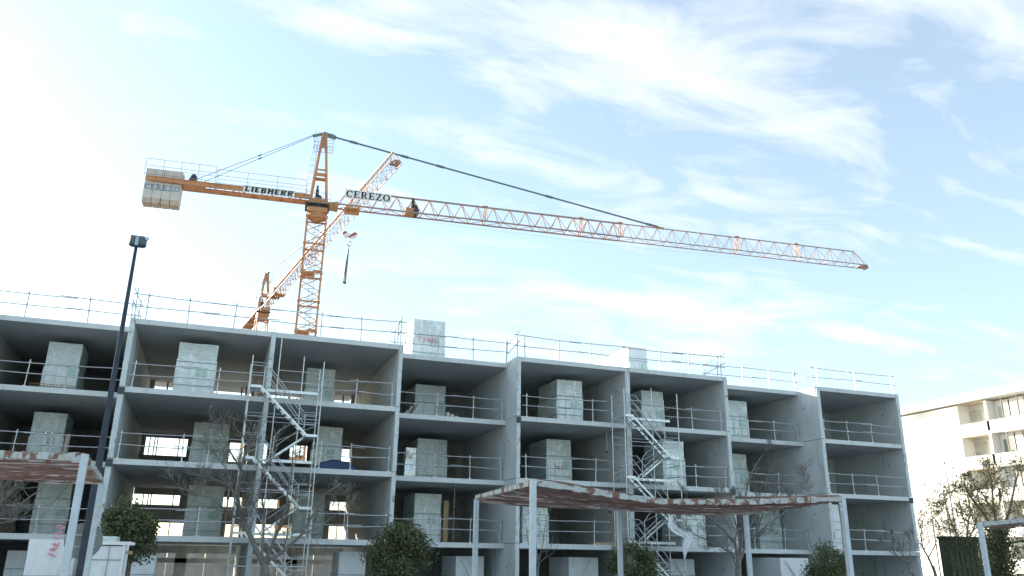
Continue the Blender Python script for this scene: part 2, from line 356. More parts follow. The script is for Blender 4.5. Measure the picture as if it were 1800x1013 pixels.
# ------------------------------------------------------------------ guard rails
GP = {0: (-8.9, -7.0, -4.5), 1: (None,), 2: (None,), 3: (None,), 4: (None,), 5: (None,), 6: (None,), 7: (None,)}
PXP = {0: (48, 120), 1: (233, 388), 2: (570, 629, 697), 3: (770, 831, 889), 4: (923, 1041), 5: (1217, 1269), 6: (1310, 1362, 1405), 7: (1443, 1490, 1532)}
YP = {0: 640, 1: 650, 2: 680, 3: 710, 4: 715, 5: 735, 6: 745, 7: 745}
def guard(b, z, v, us, ua, ub, label, roof=False, m='galv'):
    t = thing('guardrail', label, 'guardrail', ((ua+ub)/2, v, z), 0, 'tube guardrails along the slab edges')
    h = 1.22 if roof else 1.12
    for u in us:
        lean = rnd.uniform(-.05, .05); lv = rnd.uniform(-.03, .03)
        mb = MB(); mb.tube([(u, v, z), (u+lean, v+lv, z+h+.06)], .024, 6); mb.box(u-.05, u+.05, v-.04, v+.04, z+.001, z+.05)
        mb.build('post', M[m], t, world=True)
        for f in (.52, .95): mb = MB(); mb.box(u+lean*f-.035, u+lean*f+.035, v-.06, v+.03, z+h*f-.03, z+h*f+.035); mb.build('clamp', M[m], t, world=True)
    nseg = 2; L = ub-ua
    for f in (.52, .95):
        cut = ua+L*rnd.uniform(.45, .6)
        for s_ in range(nseg):
            a = ua if s_ == 0 else cut-.35; c = cut+.35 if s_ == 0 else ub
            za = z+h*f+rnd.uniform(-.06, .05); zb = z+h*f+rnd.uniform(-.06, .05); dv = .05*(s_+1)
            mid = ((a+c)/2, v-dv, (za+zb)/2-.012)
            mb = MB(); mb.tube([(a, v-dv+rnd.uniform(-.02, .02), za), mid, (c, v-dv+rnd.uniform(-.02, .02), zb)], .022, 6)
            mb.build('rail', M[m], t, world=True)
    return t
for b in range(0, 8):
    u0, u1 = uspan(b); v = vf(b)+.16
    us = [onv(x, YP[b], v).x for x in PXP[b]]
    for k in (3, 2, 1):
        ua, ub = u0+.12, u1-.12
        if b == 1: ub = 1.2
        if b == 2: ua = 4.2 if k < 3 else 4.0
        if b == 4: ub = 18.9
        if b == 5: ua = 22.0
        uu = [min(max(u+rnd.uniform(-.12, .12), ua+.03), ub-.03) for u in us]
        if k == 2 and b in (0, 1): uu.append((ua+ub)/2+rnd.uniform(-.3, .3))
        if k == 1 and b == 7: uu = [uu[0]+2.0]
        guard(b, 3.0*k, v, uu, ua, ub, 'galvanised tube guardrail on the %s, %s' % (STO[k], BAY[b]))
RP = {0: (37, 150, 227), 1: (252, 327, 409), 2: (563, 635, 700), 3: (711, 770, 832, 889), 4: (923, 983, 1038), 5: (1161, 1212, 1261), 6: (1304, 1350, 1395), 7: (1435, 1500, 1570)}
for b in range(0, 8):
    v = vf(b)+.3; ua, ub = uspan(b); us = [onv(x, 585 if b < 3 else 620 if b < 5 else 650, v).x for x in RP[b]]
    a = WALLS[b+1][0]+.05; c = WALLS[b+2][1]-.05
    guard(b, 12.0, v, [min(max(u, a+.03), c-.03) for u in us], a-.15, c+.15, 'tube guardrail on the roof edge above the %s' % BAY[b], roof=True, m='galvd' if b < 6 else 'galv')  # light put into the material: dull tube against the sky, brighter where sunlit
for n_, (i, v1) in enumerate(((2, 1.93), (4, 1.93), (5, 1.93), (7, 1.93), (8, 1.93))):   # return rails over the steps in plan
    a, c = WALLS[i]; u = a+.1
    t = thing('guardrail', ['short return guardrail on the roof step behind the tall lamp post', 'short return guardrail on the roof step left of the roof pod with pink writing', 'short return guardrail on the roof step left of the long white roof pod',
               'short crossed return guardrail on the roof step between the fifth and sixth bays', 'short return guardrail on the roof step beside the end bay'][n_], 'guardrail', (u, 1, 12), 0, 'short return guardrails on the roof steps')
    for f in (.52, .95):
        mb = MB(); mb.tube([(u-.1, -.35, 12+1.22*f+.12), (u+.1, 2.2, 12+1.22*f-.05)], .022, 6); mb.build('rail', M['galvd'], t, world=True)
    mb = MB(); mb.tube([(u, .3, 12.01), (u, .3, 13.5)], .024, 6); mb.build('post', M['galvd'], t, world=True)
    mb = MB(); mb.tube([(u, 1.9, 12.01), (u+.03, 1.9, 13.4)], .024, 6); mb.build('post', M['galvd'], t, world=True)

# ------------------------------------------------------------------ glyphs
def glyph(ch, serif=True, stem=.2, thin=.09):
    q = []
    def bar(x0, x1, y0, y1): q.append([(x0, y0), (x1, y0), (x1, y1), (x0, y1)])
    def arc(cx, cy, rx, ry, a0, a1, wx, wy, n=14):
        for i in range(n):
            t0 = R(a0+(a1-a0)*i/n); t1 = R(a0+(a1-a0)*(i+1)/n)
            q.append([(cx+rx*cos(t0), cy+ry*sin(t0)), (cx+rx*cos(t1), cy+ry*sin(t1)), (cx+(rx-wx)*cos(t1), cy+(ry-wy)*sin(t1)), (cx+(rx-wx)*cos(t0), cy+(ry-wy)*sin(t0))])
    s_ = .09 if serif else 0
    def stemv(x): bar(x, x+stem, 0, 1); 
    def ser(x, y): 
        if serif: bar(x-s_, x+stem+s_, y, y+thin)
    w = .8
    if ch == 'C': arc(.45, .5, .45, .5, 40, 320, stem, thin); bar(.74, .80, .64, .96); w = .85
    elif ch == 'O': arc(.47, .5, .47, .5, 0, 360, stem, thin, 22); w = .94
    elif ch == 'E':
        stemv(.08); ser(.08, 0); ser(.08, 1-thin); bar(.08, .72, 0, thin); bar(.08, .70, 1-thin, 1); bar(.08, .56, .5-thin/2, .5+thin/2); bar(.66, .74, 0, .26); bar(.63, .70, .78, 1); bar(.52, .58, .38, .62)
    elif ch == 'R' and not serif:
        stemv(.08); bar(.08, .70, .84, 1); bar(.56, .84, .56, .93); bar(.08, .74, .42, .58); q.append([(.36, .46), (.62, .46), (.92, 0), (.62, 0)]); w = .92
    elif ch == 'B' and not serif:
        stemv(.08); bar(.08, .68, .84, 1); bar(.54, .80, .56, .93); bar(.08, .72, .42, .58); bar(.56, .86, .08, .46); bar(.08, .74, 0, .16); w = .9
    elif ch == 'R':
        stemv(.08); ser(.08, 0); ser(.08, 1-thin); bar(.08, .45, 1-thin, 1); bar(.08, .45, .47, .47+thin); arc(.42, .735, .32, .265, -90, 90, stem*.95, thin); q.append([(.36, .5), (.56, .5), (.84, 0), (.64, 0)]); bar(.60, .90, 0, thin*.7) if serif else bar(.60, .88, 0, thin*.3); w = .9
    elif ch == 'Z': bar(.04, .74, 1-thin, 1); bar(.04, .78, 0, thin); q.append([(.04, thin*.5), (.25, thin*.5), (.74, 1-thin*.5), (.53, 1-thin*.5)]); bar(.04, .11, .75, 1); bar(.70, .78, 0, .25)
    elif ch == 'L': stemv(.08); ser(.08, 0); ser(.08, 1-thin); bar(.08, .72, 0, thin); bar(.64, .74, 0, .34); w = .78
    elif ch == 'I': stemv(.1); ser(.1, 0); ser(.1, 1-thin); w = .4
    elif ch == 'B': stemv(.08); bar(.0, .5, 1-thin, 1); bar(.0, .5, 0, thin); bar(.08, .5, .46, .46+thin); arc(.46, .735, .30, .265, -90, 90, stem*.95, thin); arc(.46, .27, .34, .27, -90, 90, stem*.95, thin); w = .86
    elif ch == 'H': stemv(.06); stemv(.62); ser(.06, 0); ser(.06, 1-thin); ser(.62, 0); ser(.62, 1-thin); bar(.1, .7, .44, .44+thin*1.2); w = .9
    return q, w
def word(txt, x0, x1, z0, z1, y, th, slant=0, stem=.2, thin=.09, gap=.12, serif=True):
    """letters in the x-z plane, facing -y; returns one MB per letter"""
    gl = [glyph(c, serif, stem, thin) for c in txt]; tot = sum(w for _, w in gl)+gap*(len(gl)-1); k = (x1-x0)/tot; out = []; x = x0
    for q, w in gl:
        mb = MB()
        for poly in q:
            P = [(x+px*k+slant*py*(z1-z0), z0+py*(z1-z0)) for px, py in poly]; n = len(mb.v)
            mb.v += [(a, y, c) for a, c in P]+[(a, y+th, c) for a, c in P]
            mb.f += [(n, n+1, n+2, n+3), (n+7, n+6, n+5, n+4)]+[(n+i, n+4+i, n+4+(i+1) % 4, n+(i+1) % 4) for i in range(4)]
        x += (w+gap)*k; out.append(mb)
    return out

# ------------------------------------------------------------------ tower cranes
def crane(root, hp, c):
    """root frame: x along the jib, mast centred on 0,0; hp = height of the jib's bottom chord"""
    hw = c['hw']; P = lambda mb, n, m: mb.build(n, M[m], root)
    sec = c['sec']; z = hp-c['gap']; first = None
    zs = []
    while z > 0.2: zs.append(z); z -= sec
    mb = MB()
    for sx in (-1, 1):
        for sy in (-1, 1): mb.beam((sx*hw, sy*hw, -sec), (sx*hw, sy*hw, 0), .17)
    nd = 3
    for j in range(nd):
        za, zb = -sec*j/nd, -sec*(j+1)/nd; s_ = 1 if j % 2 else -1
        for f in (-1, 1):
            mb.beam((-s_*hw, f*hw, za), (s_*hw, f*hw, zb), .065); mb.beam((f*hw, s_*hw, za), (f*hw, -s_*hw, zb), .05)
    for f in (-1, 1):
        mb.beam((-hw, f*hw, -.06), (hw, f*hw, -.06), .1, .16); mb.beam((f*hw, -hw, -.06), (f*hw, hw, -.06), .1, .16)
    for sx in (-1, 1):
        for sy in (-1, 1): mb.box(sx*hw-.14, sx*hw+.14, sy*hw-.14, sy*hw+.14, -.22, .0)
    ms = P(mb, 'mast_section', 'crane'); ms.location = (0, 0, zs[0])
    lad = MB()
    for s_ in (-.2, .2): lad.beam((s_+.1, .25, -sec), (s_+.1, .25, 0), .04)
    for j in range(10): lad.beam((-.1, .25, -sec*(j+.5)/10), (.3, .25, -sec*(j+.5)/10), .03)
    for a in range(3): lad.beam((-.35, -.05, -sec*(a+.5)/3), (.55, -.05, -sec*(a+.5)/3), .03); lad.beam((-.35, -.05, -sec*(a+.5)/3), (-.1, .25, -sec*(a+.5)/3), .03)
    ld = P(lad, 'ladder', 'galvd'); ld.location = (0, 0, zs[0])
    for q in zs[1:]: inst(ms, root, (0, 0, q)); inst(ld, root, (0, 0, q))
    for q in zs[::2][1:] if c['pl'] else []:
        mb = MB(); mb.box(-hw+.1, hw*.3, -hw+.1, hw-.1, q+.02, q+.06); mb.box(hw*.1, hw-.1, -hw+.1, -hw+.2, q-.05, q+.2); P(mb, 'mast_platform', 'crane')
    z0 = hp-c['gap']
    # slewing gear
    mb = MB(); n = 24
    mb.cyl((0, 0, z0+.02), (0, 0, z0+.42), hw*1.02, n); mb.box(-hw*1.05, hw*1.05, -hw*1.05, hw*1.05, z0+.42, z0+.9); P(mb, 'slewing_base', 'crane')
    mb = MB(); mb.cyl((0, 0, z0+.9), (0, 0, z0+1.16), hw*1.1, 32); mb.box(-hw*1.35, hw*1.2, -hw*1.3, hw*1.25, z0+1.16, z0+1.24); P(mb, 'slewing_ring', 'dark')
    mb = MB(); zt = z0+1.24
    mb.box(-hw*1.0, hw*1.0, -hw*.95, hw*.95, zt, zt+.62); P(mb, 'turntable', 'crane')
    mb = MB()
    for a in (-1, 1):
        for x in (-1.3, -.45, .45, 1.25): mb.beam((x*hw, a*hw*1.28, zt), (x*hw, a*hw*1.28, zt+1.15), .035)
        for h in (.55, 1.12): mb.beam((-1.3*hw, a*hw*1.28, zt+h), (1.25*hw, a*hw*1.28, zt+h), .035)
    P(mb, 'platform_railing', 'galvd')
    mb = MB(); mb.box(-.35, -.02, -.5, .1, zt+.63, zt+1.75); mb.sphere((.05, -.3, zt+.95), .28, .28, .3); mb.cyl((-.2, -.2, zt+1.75), (-.2, -.2, zt+2.3), .11, 10); P(mb, 'slewing_motor', 'dark')
    # A-frame
    ap = c['apex']; zb = zt+.62; wy = hw*.9
    mb = MB()
    for sy in (-1, 1):
        mb.beam((-hw*.85, sy*wy, zb), (-.18, sy*.16, ap), .16); mb.beam((hw*.85, sy*wy, zb), (.14, sy*.16, ap), .16)
    hz = zb+(ap-zb)*.36; fx = hw*.85*(1-.36)+.1
    for sy in (-1, 1): mb.beam((-fx, sy*wy*.68, hz), (fx, sy*wy*.68, hz), .12, .34); mb.beam((-fx*.95, sy*wy*.66, hz+.55), (fx*.95, sy*wy*.66, hz+.55), .1, .16)
    for sx in (-1, 1): mb.beam((sx*fx, -wy*.68, hz), (sx*fx, wy*.68, hz), .12, .3)
    mb.box(-.26, .24, -.22, .22, ap-1.5, ap-.1); P(mb, 'tower_head', 'crane')
    mb = MB(); lz = [zb+(ap-zb)*i/22 for i in range(22)]
    for s_ in (-.2, .2): mb.beam((-hw*.95+.02, s_-.2, zb), (-.55, s_-.2, ap-1), .03)
    for j, q in enumerate(lz[:-2]):
        t = (q-zb)/(ap-1-zb); x = (-hw*.95)*(1-t)-.55*t; mb.beam((x, -.42, q), (x, .02, q), .028)
        if j % 2: mb.beam((x-.45, -.42, q), (x, -.42, q), .028); mb.beam((x-.45, .02, q), (x, .02, q), .028); mb.beam((x-.45, -.42, q), (x-.45, .02, q), .028)
    P(mb, 'ladder', 'galvd')
    mb = MB(); zp = ap-1.75
    for x in (-.95, .95):
        for y in (-.7, .7): mb.beam((x, y, zp), (x, y, zp+1.5), .03)
    for h in (0, .38, .75, 1.12, 1.5):
        for y in (-.7, .7): mb.beam((-.95, y, zp+h), (.95, y, zp+h), .045 if h < .1 else .028)
        for x in (-.95, .95): mb.beam((x, -.7, zp+h), (x, .7, zp+h), .045 if h < .1 else .028)
    for j in range(8): mb.beam((-.95+j*.27, -.7, zp), (-.95+j*.27, .7, zp), .03)
    P(mb, 'head_platform', 'galvd')
    # jib
    L = c['L']; x0 = hw+.95; jh = c['jh']; jw = .62; z1 = hp+.08; zt_ = z1+jh; xs = c['step']
    mb = MB(); mb.beam((hw*.8, 0, hp-.1), (x0, 0, hp+.02), 1.2, .5); mb.box(x0-.25, x0+.1, -.75, .75, hp-.25, hp+.25); P(mb, 'jib_foot', 'crane')
    joints = c['joints']; bounds = [x0]+joints+[L]
    for bi in range(len(bounds)-1):
        a, bb = bounds[bi], bounds[bi+1]; mbc = MB(); nn = max(2, round((bb-a)/xs)); st = (bb-a)/nn
        ta = a+.95 if bi == 0 else a; last = bi == len(bounds)-2
        tb = bb-1.2 if last else bb
        mbc.beam((ta, 0, zt_), (tb, 0, zt_), .15 if bi < 3 else .10)
        for y in (-jw, jw): mbc.beam((a, y, z1), (bb, y, z1), .13 if bi < 3 else .085)
        P(mbc, 'jib_chords', 'craneg')
        mbd = MB(); dr = .055 if bi < 3 else .036
        for j in range(nn):
            xa = a+j*st; xb = xa+st; xm = min(max((xa+xb)/2, ta), tb)
            for y in (-jw, jw): mbd.beam((xa, y, z1), (xm, 0, zt_), dr); mbd.beam((xm, 0, zt_), (xb, y, z1), dr)
            s_ = 1 if j % 2 else -1
            mbd.beam((xa, -s_*jw, z1), (xb, s_*jw, z1), dr*.85)
            if not j % 2: mbd.beam((xa, -jw, z1), (xa, jw, z1), dr*.85)
        P(mbd, 'jib_bracing', 'crane')
        if bi:
            mbj = MB(); mbj.box(a-.28, a+.28, -.1, .1, zt_+.02, zt_+.17)
            for y in (-jw, jw): mbj.beam((a-.12, y, z1), (a-.1, 0, zt_), .06); mbj.beam((a+.12, y, z1), (a+.1, 0, zt_), .06)
            P(mbj, 'joint_plate', 'crane')
    mb = MB(); mb.box(L-.9, L+.1, -jw+.15, jw-.15, z1-.1, z1-.02); mb.box(L+.0, L+.3, -jw*.6, jw*.6, z1-.16, z1+.02); mb.beam((L-1.2, 0, zt_), (L+.3, 0, z1+.1), .05); mb.cyl((L+.2, -.3, z1-.1), (L+.2, .3, z1-.1), .22, 12); P(mb, 'jib_tip', 'craneg')
    # hoist winch standing in the jib, trolley, ropes
    wx = c['winch']; mb = MB(); mb.box(wx-.8, wx+.5, -.55, .45, z1+.0, z1+.55); P(mb, 'winch_frame', 'crane')
    mb = MB(); mb.sphere((wx+.1, -.1, z1+.75), .42, .4, .4); mb.cyl((wx-.05, -.1, z1+1.1), (wx-.05, -.1, z1+1.75), .16, 10); mb.cyl((wx+.3, -.6, z1+.25), (wx+.3, .5, z1+.25), .3, 12); P(mb, 'winch_motor', 'dark')
    tx = c['trolley']; mb = MB(); mb.box(tx-.75, tx+.75, -.85, .85, z1-.42, z1-.3); mb.box(tx-.5, tx+.5, -.35, .35, z1-.62, z1-.42)
    for sx in (-.55, .55):
        for sy in (-.8, .8): mb.cyl((tx+sx, sy-.06, z1-.18), (tx+sx, sy+.06, z1-.18), .14, 10)
    P(mb, 'trolley', 'crane')
    hk = c.get('hook')
    if hk:
        mb = MB()
        for s_ in (-.32, .32): mb.cyl((tx+s_, 0, z1-.5), (tx+s_, 0, hk+.1), .014, 5)
        P(mb, 'hoist_rope', 'galvd')
    mb = MB(); mb.tube([(x0, .1, z1-.25), (L*.25, .1, z1-.65), (L*.5, .1, z1-.8), (L*.75, .1, z1-.6), (L, .1, z1-.15)], .010, 4); P(mb, 'trolley_rope', 'galvd')
    # pendants
    px = c['pend']; A = Vector((.5, 0, ap-.12)); B = Vector((px, 0, zt_+.14)); mb = MB(); mb.beam(A, B, .14, .13); P(mb, 'pendant_bar', 'pendant')
    for f in c['cpl']:
        p = A.lerp(B, f); d = (B-A).normalized(); mb = MB(); mb.beam(p-d*.42, p+d*.42, .2, .2); P(mb, 'pendant_coupling', 'pendant')
    mb = MB(); mb.beam(A.lerp(B, .962), B, .22, .2); P(mb, 'pendant_end', 'pendant')
    mb = MB(); mb.obox((px, 0, zt_+.09), (.7, 0, -.06), (0, .1, 0), (0, 0, .09)); P(mb, 'pendant_bracket', 'crane')
    mb = MB(); mb.obox((.5, 0, ap-.12), (.65, 0, -.16), (0, .17, 0), (.05, 0, .17)); mb.obox((-.62, 0, ap-.2), (.62, 0, .22), (0, .14, 0), (-.03, 0, .1)); P(mb, 'head_link', 'pendant')
    cl_ = c['CL']; gw = .75; gz = hp+.22
    for y in (-.12, .12):
        a_ = Vector((-1.2, y, ap-.4)); b_ = Vector((-cl_+4.3, y*5, hp+.8)); mb = MB(); mb.tube([a_, b_], .028, 6); d = (b_-a_)
        for f in (.46,): mb.tube([a_+d*(f-.015), a_+d*(f+.015)], .07, 6)
        P(mb, 'counter_jib_pendant', 'pendant')
    # counter-jib
    for y in (-gw, gw):
        mb = MB(); mb.box(-cl_, -hw*.9, y-.05, y+.05, gz, gz+.42); mb.box(-cl_, -hw*.9, y-.1, y+.1, gz+.4, gz+.45); mb.box(-cl_, -hw*.9, y-.1, y+.1, gz-.03, gz+.02); P(mb, 'counter_jib_girder', 'crane')
    mb = MB(); nx = int((cl_-hw)/1.35)
    for j in range(nx):
        xa = -hw-j*1.35; s_ = 1 if j % 2 else -1; mb.beam((xa, -gw*s_, gz+.12), (xa-1.35, gw*s_, gz+.12), .06); mb.beam((xa, -gw, gz+.12), (xa, gw, gz+.12), .06)
    P(mb, 'counter_jib_bracing', 'crane')
    if c['deck']:
        mb = MB(); mb.box(-cl_, -hw, -gw+.06, gw-.06, gz+.2, gz+.3); P(mb, 'counter_jib_deck', 'crane')
    mb = MB(); mb.box(-cl_+3.3, -cl_+5.2, -gw+.1, gw-.1, gz+.0, gz+.5); P(mb, 'winch_tray', 'crane')
    mb = MB(); mb.sphere((-cl_+4.2, -.2, gz+1.0), .33, .33, .42); mb.cyl((-cl_+4.2, -.6, gz+.6), (-cl_+4.2, .5, gz+.6), .36, 14); P(mb, 'counter_jib_winch', 'dark')
    mb = MB(); yr = -.98; zr = gz+.45; xr0, xr1 = -cl_-.1, -hw-.35
    xm = -cl_+6.3
    for (a, bb, zz_, hh, n_) in ((xr0, xm, zr+.12, 1.6, 4), (xm+.15, xr1, zr, 1.45, 3)):
        for j in range(n_+1): x = a+(bb-a)*j/n_; mb.beam((x, yr, zz_-.12), (x, yr, zz_+hh), .04)
        for f in (.0, .55, 1): mb.beam((a, yr, zz_+hh*f), (bb, yr, zz_+hh*f), .035)
        for j in range(n_+1): x = a+(bb-a)*j/n_; mb.beam((x, yr, zz_-.12), (x, -gw, zz_-.12), .04)
        mb.beam((a, 1.3, zz_+hh), (bb, 1.3, zz_+hh), .03)
        for j in range(n_+1): x = a+(bb-a)*j/n_; mb.beam((x, 1.3, zz_-.3), (x, 1.3, zz_+hh), .03)
    P(mb, 'counter_jib_railing', 'craneg')

O1 = Vector((7.9, 40, 36.06)); A1 = math.atan2(34.24-40, 70.36-7.9)
base1 = O1 + Vector((cos(A1), sin(A1), 0))*-.9
c1 = thing('tower_crane', 'large orange tower crane behind the building, its long jib reaching to the right', 'tower crane', (base1.x, base1.y, 0), A1)
jn = [.9+x for x in (16.4, 27.2, 31.8, 46.2, 54.0)]
crane(c1, 36.06, dict(hw=.93, sec=2.965, gap=1.55, pl=True, apex=44.1, L=63.9, jh=1.82, step=1.74, joints=jn, winch=9.6, trolley=3.4, hook=33.6, pend=37.3, cpl=(.068, .215, .32, .65), CL=16.2, deck=False))
# lettering on the crane
P1 = lambda mb, n, m: mb.build(n, M[m], c1)
y_ = -.68
pl = MB(); pl.box(2.55, 7.25, -.50, -.47, 36.06+.92, 36.06+1.86); s1 = P1(pl, 'name_board', 'white')
for l in word('CEREZO', 2.68, 7.12, 37.08, 37.82, -.53, .03, stem=.21, thin=.085, gap=.14): l.build('letter', M['black'], s1)
pl = MB(); pl.box(-7.25, -2.35, -.90, -.875, 36.06+.10, 36.06+.80); s2 = P1(pl, 'name_board', 'white')
for l in word('LIEBHERR', -7.12, -2.52, 36.22, 36.80, -.93, .03, slant=.12, stem=.30, thin=.19, gap=.16, serif=False): l.build('letter', M['black'], s2)
for j in range(4):
    x = -16.25+j*.83; mb = MB(); mb.box(x, x+.80, -.58, .66, 34.55, 36.26); mb.box(x, x+.8, -.58, .66, 36.72, 37.6); cwb = P1(mb, 'ballast_block', 'cw')
    mb = MB(); mb.box(x+.02, x+.78, -.56, .64, 34.05, 34.55); mb.build('ballast_foot', M['cwlow'], cwb)
for i, l in enumerate(word('CEREZO', -16.2, -13.05, 35.42, 36.0, -.605, .02, stem=.24, thin=.16, gap=.1)): P1(l, 'ballast_letter', 'bluegrey')

hk = thing('hook_block', 'white hook block with red diagonal stripes hanging from the crane trolley', 'crane hook', tuple(O1+Vector((cos(A1), sin(A1), 0))*2.5+Vector((0, 0, -2.85))), A1)
mb = MB()
for sx in (-.32, .32): mb.cyl((sx, -.09, 0), (sx, .09, 0), .2, 16)
mb.box(-.36, .36, -.088, .088, -.24, .04); mb.build('cheek_plate', M['white'], hk)
mb = MB(); mb.quad((-.16, -.096, -.24), (.02, -.096, -.24), (.50, -.096, .06), (.34, -.096, .18)); mb.quad((-.16, .096, -.24), (.02, .096, -.24), (.50, .096, .06), (.34, .096, .18)); mb.build('stripe', M['red'], hk)
mb = MB(); mb.quad((-.52, -.096, .0), (-.47, -.096, -.12), (-.2, -.096, .12), (-.35, -.096, .2)); mb.build('stripe', M['red'], hk)
mb = MB(); mb.cyl((0, 0, -.24), (0, 0, -.5), .07, 8); mb.tube([(0, 0, -.5), (.12, 0, -.62), (.1, 0, -.78), (-.04, 0, -.84), (-.14, 0, -.74)], .05, 8); mb.build('hook', M['galv'], hk)
hk.scale = (1.45, 1.45, 1.45)
hb = hk.location+Vector((0, 0, -1.2)); e = onz(616, 500, 30); sp = onv(616, 500, hb.y); sl_ = thing('lifting_slings', 'grey chain slings hanging straight down from the crane hook', 'lifting slings', tuple(hb), A1)
dz = sp.z-hb.z
for k_, (x, y) in enumerate(((-.1, -.05), (.02, -.06), (.06, .05), (-.02, .06))):
    mb = MB(); mb.tube([(0, 0, 0), (x*1.0-.08, y, dz*.45), (x*1.5-.14, y*1.5, dz*.95)], [.05, .075, .06], 6); mb.build('sling_leg', M['pendant' if k_ % 2 else 'galvd'], sl_)
    mb = MB(); mb.tube([(x*1.5-.14, y*1.5, dz*.95), (x*1.5-.1, y*1.5, dz)], .06, 6); mb.build('end_hook', M['dark'], sl_)

B2 = Vector((5.0, 95, 39.9)); T2 = Vector((13.9, 35.5, 39.9)); A2 = math.atan2(T2.y-B2.y, T2.x-B2.x)
c2 = thing('tower_crane', 'more distant orange tower crane whose jib points up towards the viewer', 'tower crane', (B2.x-.1, B2.y, 0), A2)
L2 = (T2-B2).length
crane(c2, 39.9, dict(hw=.85, sec=2.9, gap=1.4, pl=False, apex=46.6, L=L2, jh=1.7, step=1.5, joints=[L2*k_/6 for k_ in range(1, 6)], winch=8.0, trolley=11, hook=None, pend=L2*.6, cpl=(.3, .6), CL=14, deck=True))

# ------------------------------------------------------------------ wrapped pods
def skin(x0, x1, y0, y1, z0, z1, amp, seed, n=9):
    """film pulled over a box: a subdivided box shell, gently crumpled"""
    mb = MB(); rr = random.Random(seed)
    def disp(p):
        q = Vector(p)*1.7+Vector((seed*3.1, 0, 0)); d = mnoise.noise_vector(q)*amp+mnoise.noise_vector(q*3.3)*amp*.35
        return (p[0]+d.x, p[1]+d.y, p[2]+min(d.z, 0))
    def face(o, a, b):
        base = len(mb.v); o, a, b = Vector(o), Vector(a), Vector(b)
        for i in range(n+1):
            for j in range(n+1): mb.v.append(disp(tuple(o+a*i/n+b*j/n)))
        for i in range(n):
            for j in range(n):
                q = base+i*(n+1)+j; mb.f.append((q, q+n+1, q+n+2, q+1))
    face((x0, y0, z0), (x1-x0, 0, 0), (0, 0, z1-z0)); face((x1, y0, z0), (0, y1-y0, 0), (0, 0, z1-z0)); face((x0, y1, z0), (0, y0-y1, 0), (0, 0, z1-z0))
    face((x1, y1, z0), (x0-x1, 0, 0), (0, 0, z1-z0)); face((x0, y0, z1), (x1-x0, 0, 0), (0, y1-y0, 0))
    return mb
def scribble(mb, p, ux, uz, w, h, n, seed):
    rr = random.Random(seed); p = Vector(p); ux = Vector(ux); uz = Vector(uz)
    for i in range(n):
        c0 = p+ux*(w*(i+.5)/n); pts = []
        k_ = rr.choice((4, 5, 6))
        for j in range(k_): pts.append(c0+ux*(w/n*rr.uniform(-.42, .42))+uz*(h*(j/(k_-1)-.5)*rr.choice((1, 1, -1))))
        mb.tube(pts, .02, 4)
def pod(x0, x1, v, zb, zt, label, depth=2.1, seed=1, style='film', mark=None, group='film-wrapped pods standing in the bays', name='wrapped_pod', studs=True):
    t = thing(name, label, 'wrapped pod', ((x0+x1)/2, v, zb), 0, group); w = x1-x0; h = zt-zb; hw = w/2
    mb = MB(); mb.box(-hw+.04, hw-.04, .04, depth-.04, .002, h-.05); mb.build('body', M['board'], t)
    skin(-hw, hw, 0, depth, .01, h, .022, seed).build('film_wrap', M['film' if style == 'film' else 'whitefilm'], t, smooth=True)
    rr = random.Random(seed)
    if style == 'film' and studs: skin(-hw-.03, hw+.03, -.03, depth+.03, .02, h*rr.uniform(.5, .68), .018, seed+31, 8).build('lower_film', M['film2'], t, smooth=True)
    if studs:
        for f in (.04, .32 + rr.uniform(-.04, .04), .66+rr.uniform(-.04, .04), .96):
            x = -hw+w*f; mb = MB(); mb.box(x-.03, x+.03, -.062, -.045, .02, h*rr.uniform(.5, .66)); mb.build('stud', M['filmstud'], t)
        x = rr.uniform(-.1, .25)*w; mb = skin(x-.02, x+w*.28, -.062, -.05, h*.38, h*.54, .008, seed+5, 3); mb.build('green_patch', M['filmg'], t)
    for f in (.18+rr.uniform(-.04, .05), .62+rr.uniform(-.06, .06)):
        mb = MB(); z = h*f; mb.box(-hw-.065, hw+.065, -.078, -.066, z-.011, z+.011); mb.box(hw+.053, hw+.065, -.066, depth, z-.011, z+.011); mb.box(-hw-.065, -hw-.053, -.066, depth, z-.011, z+.011); mb.build('strap', M['strap'], t)
    if mark == 'scrawl':
        mb = MB(); scribble(mb, (-hw*.45, -.08, h*.40), (1, 0, 0), (0, 0, 1), w*.55, .22, 4, seed); mb.build('spray_marking', M['pink'], t)
    if mark == 'brace':
        mb = MB(); s_ = 1 if rr.random() < .5 else -1; mb.beam((-hw*.8*s_, -.09, h*.2), (hw*.6*s_, -.09, h*.95), .02, .14); mb.build('brace', M['filmstud'], t)
    return t
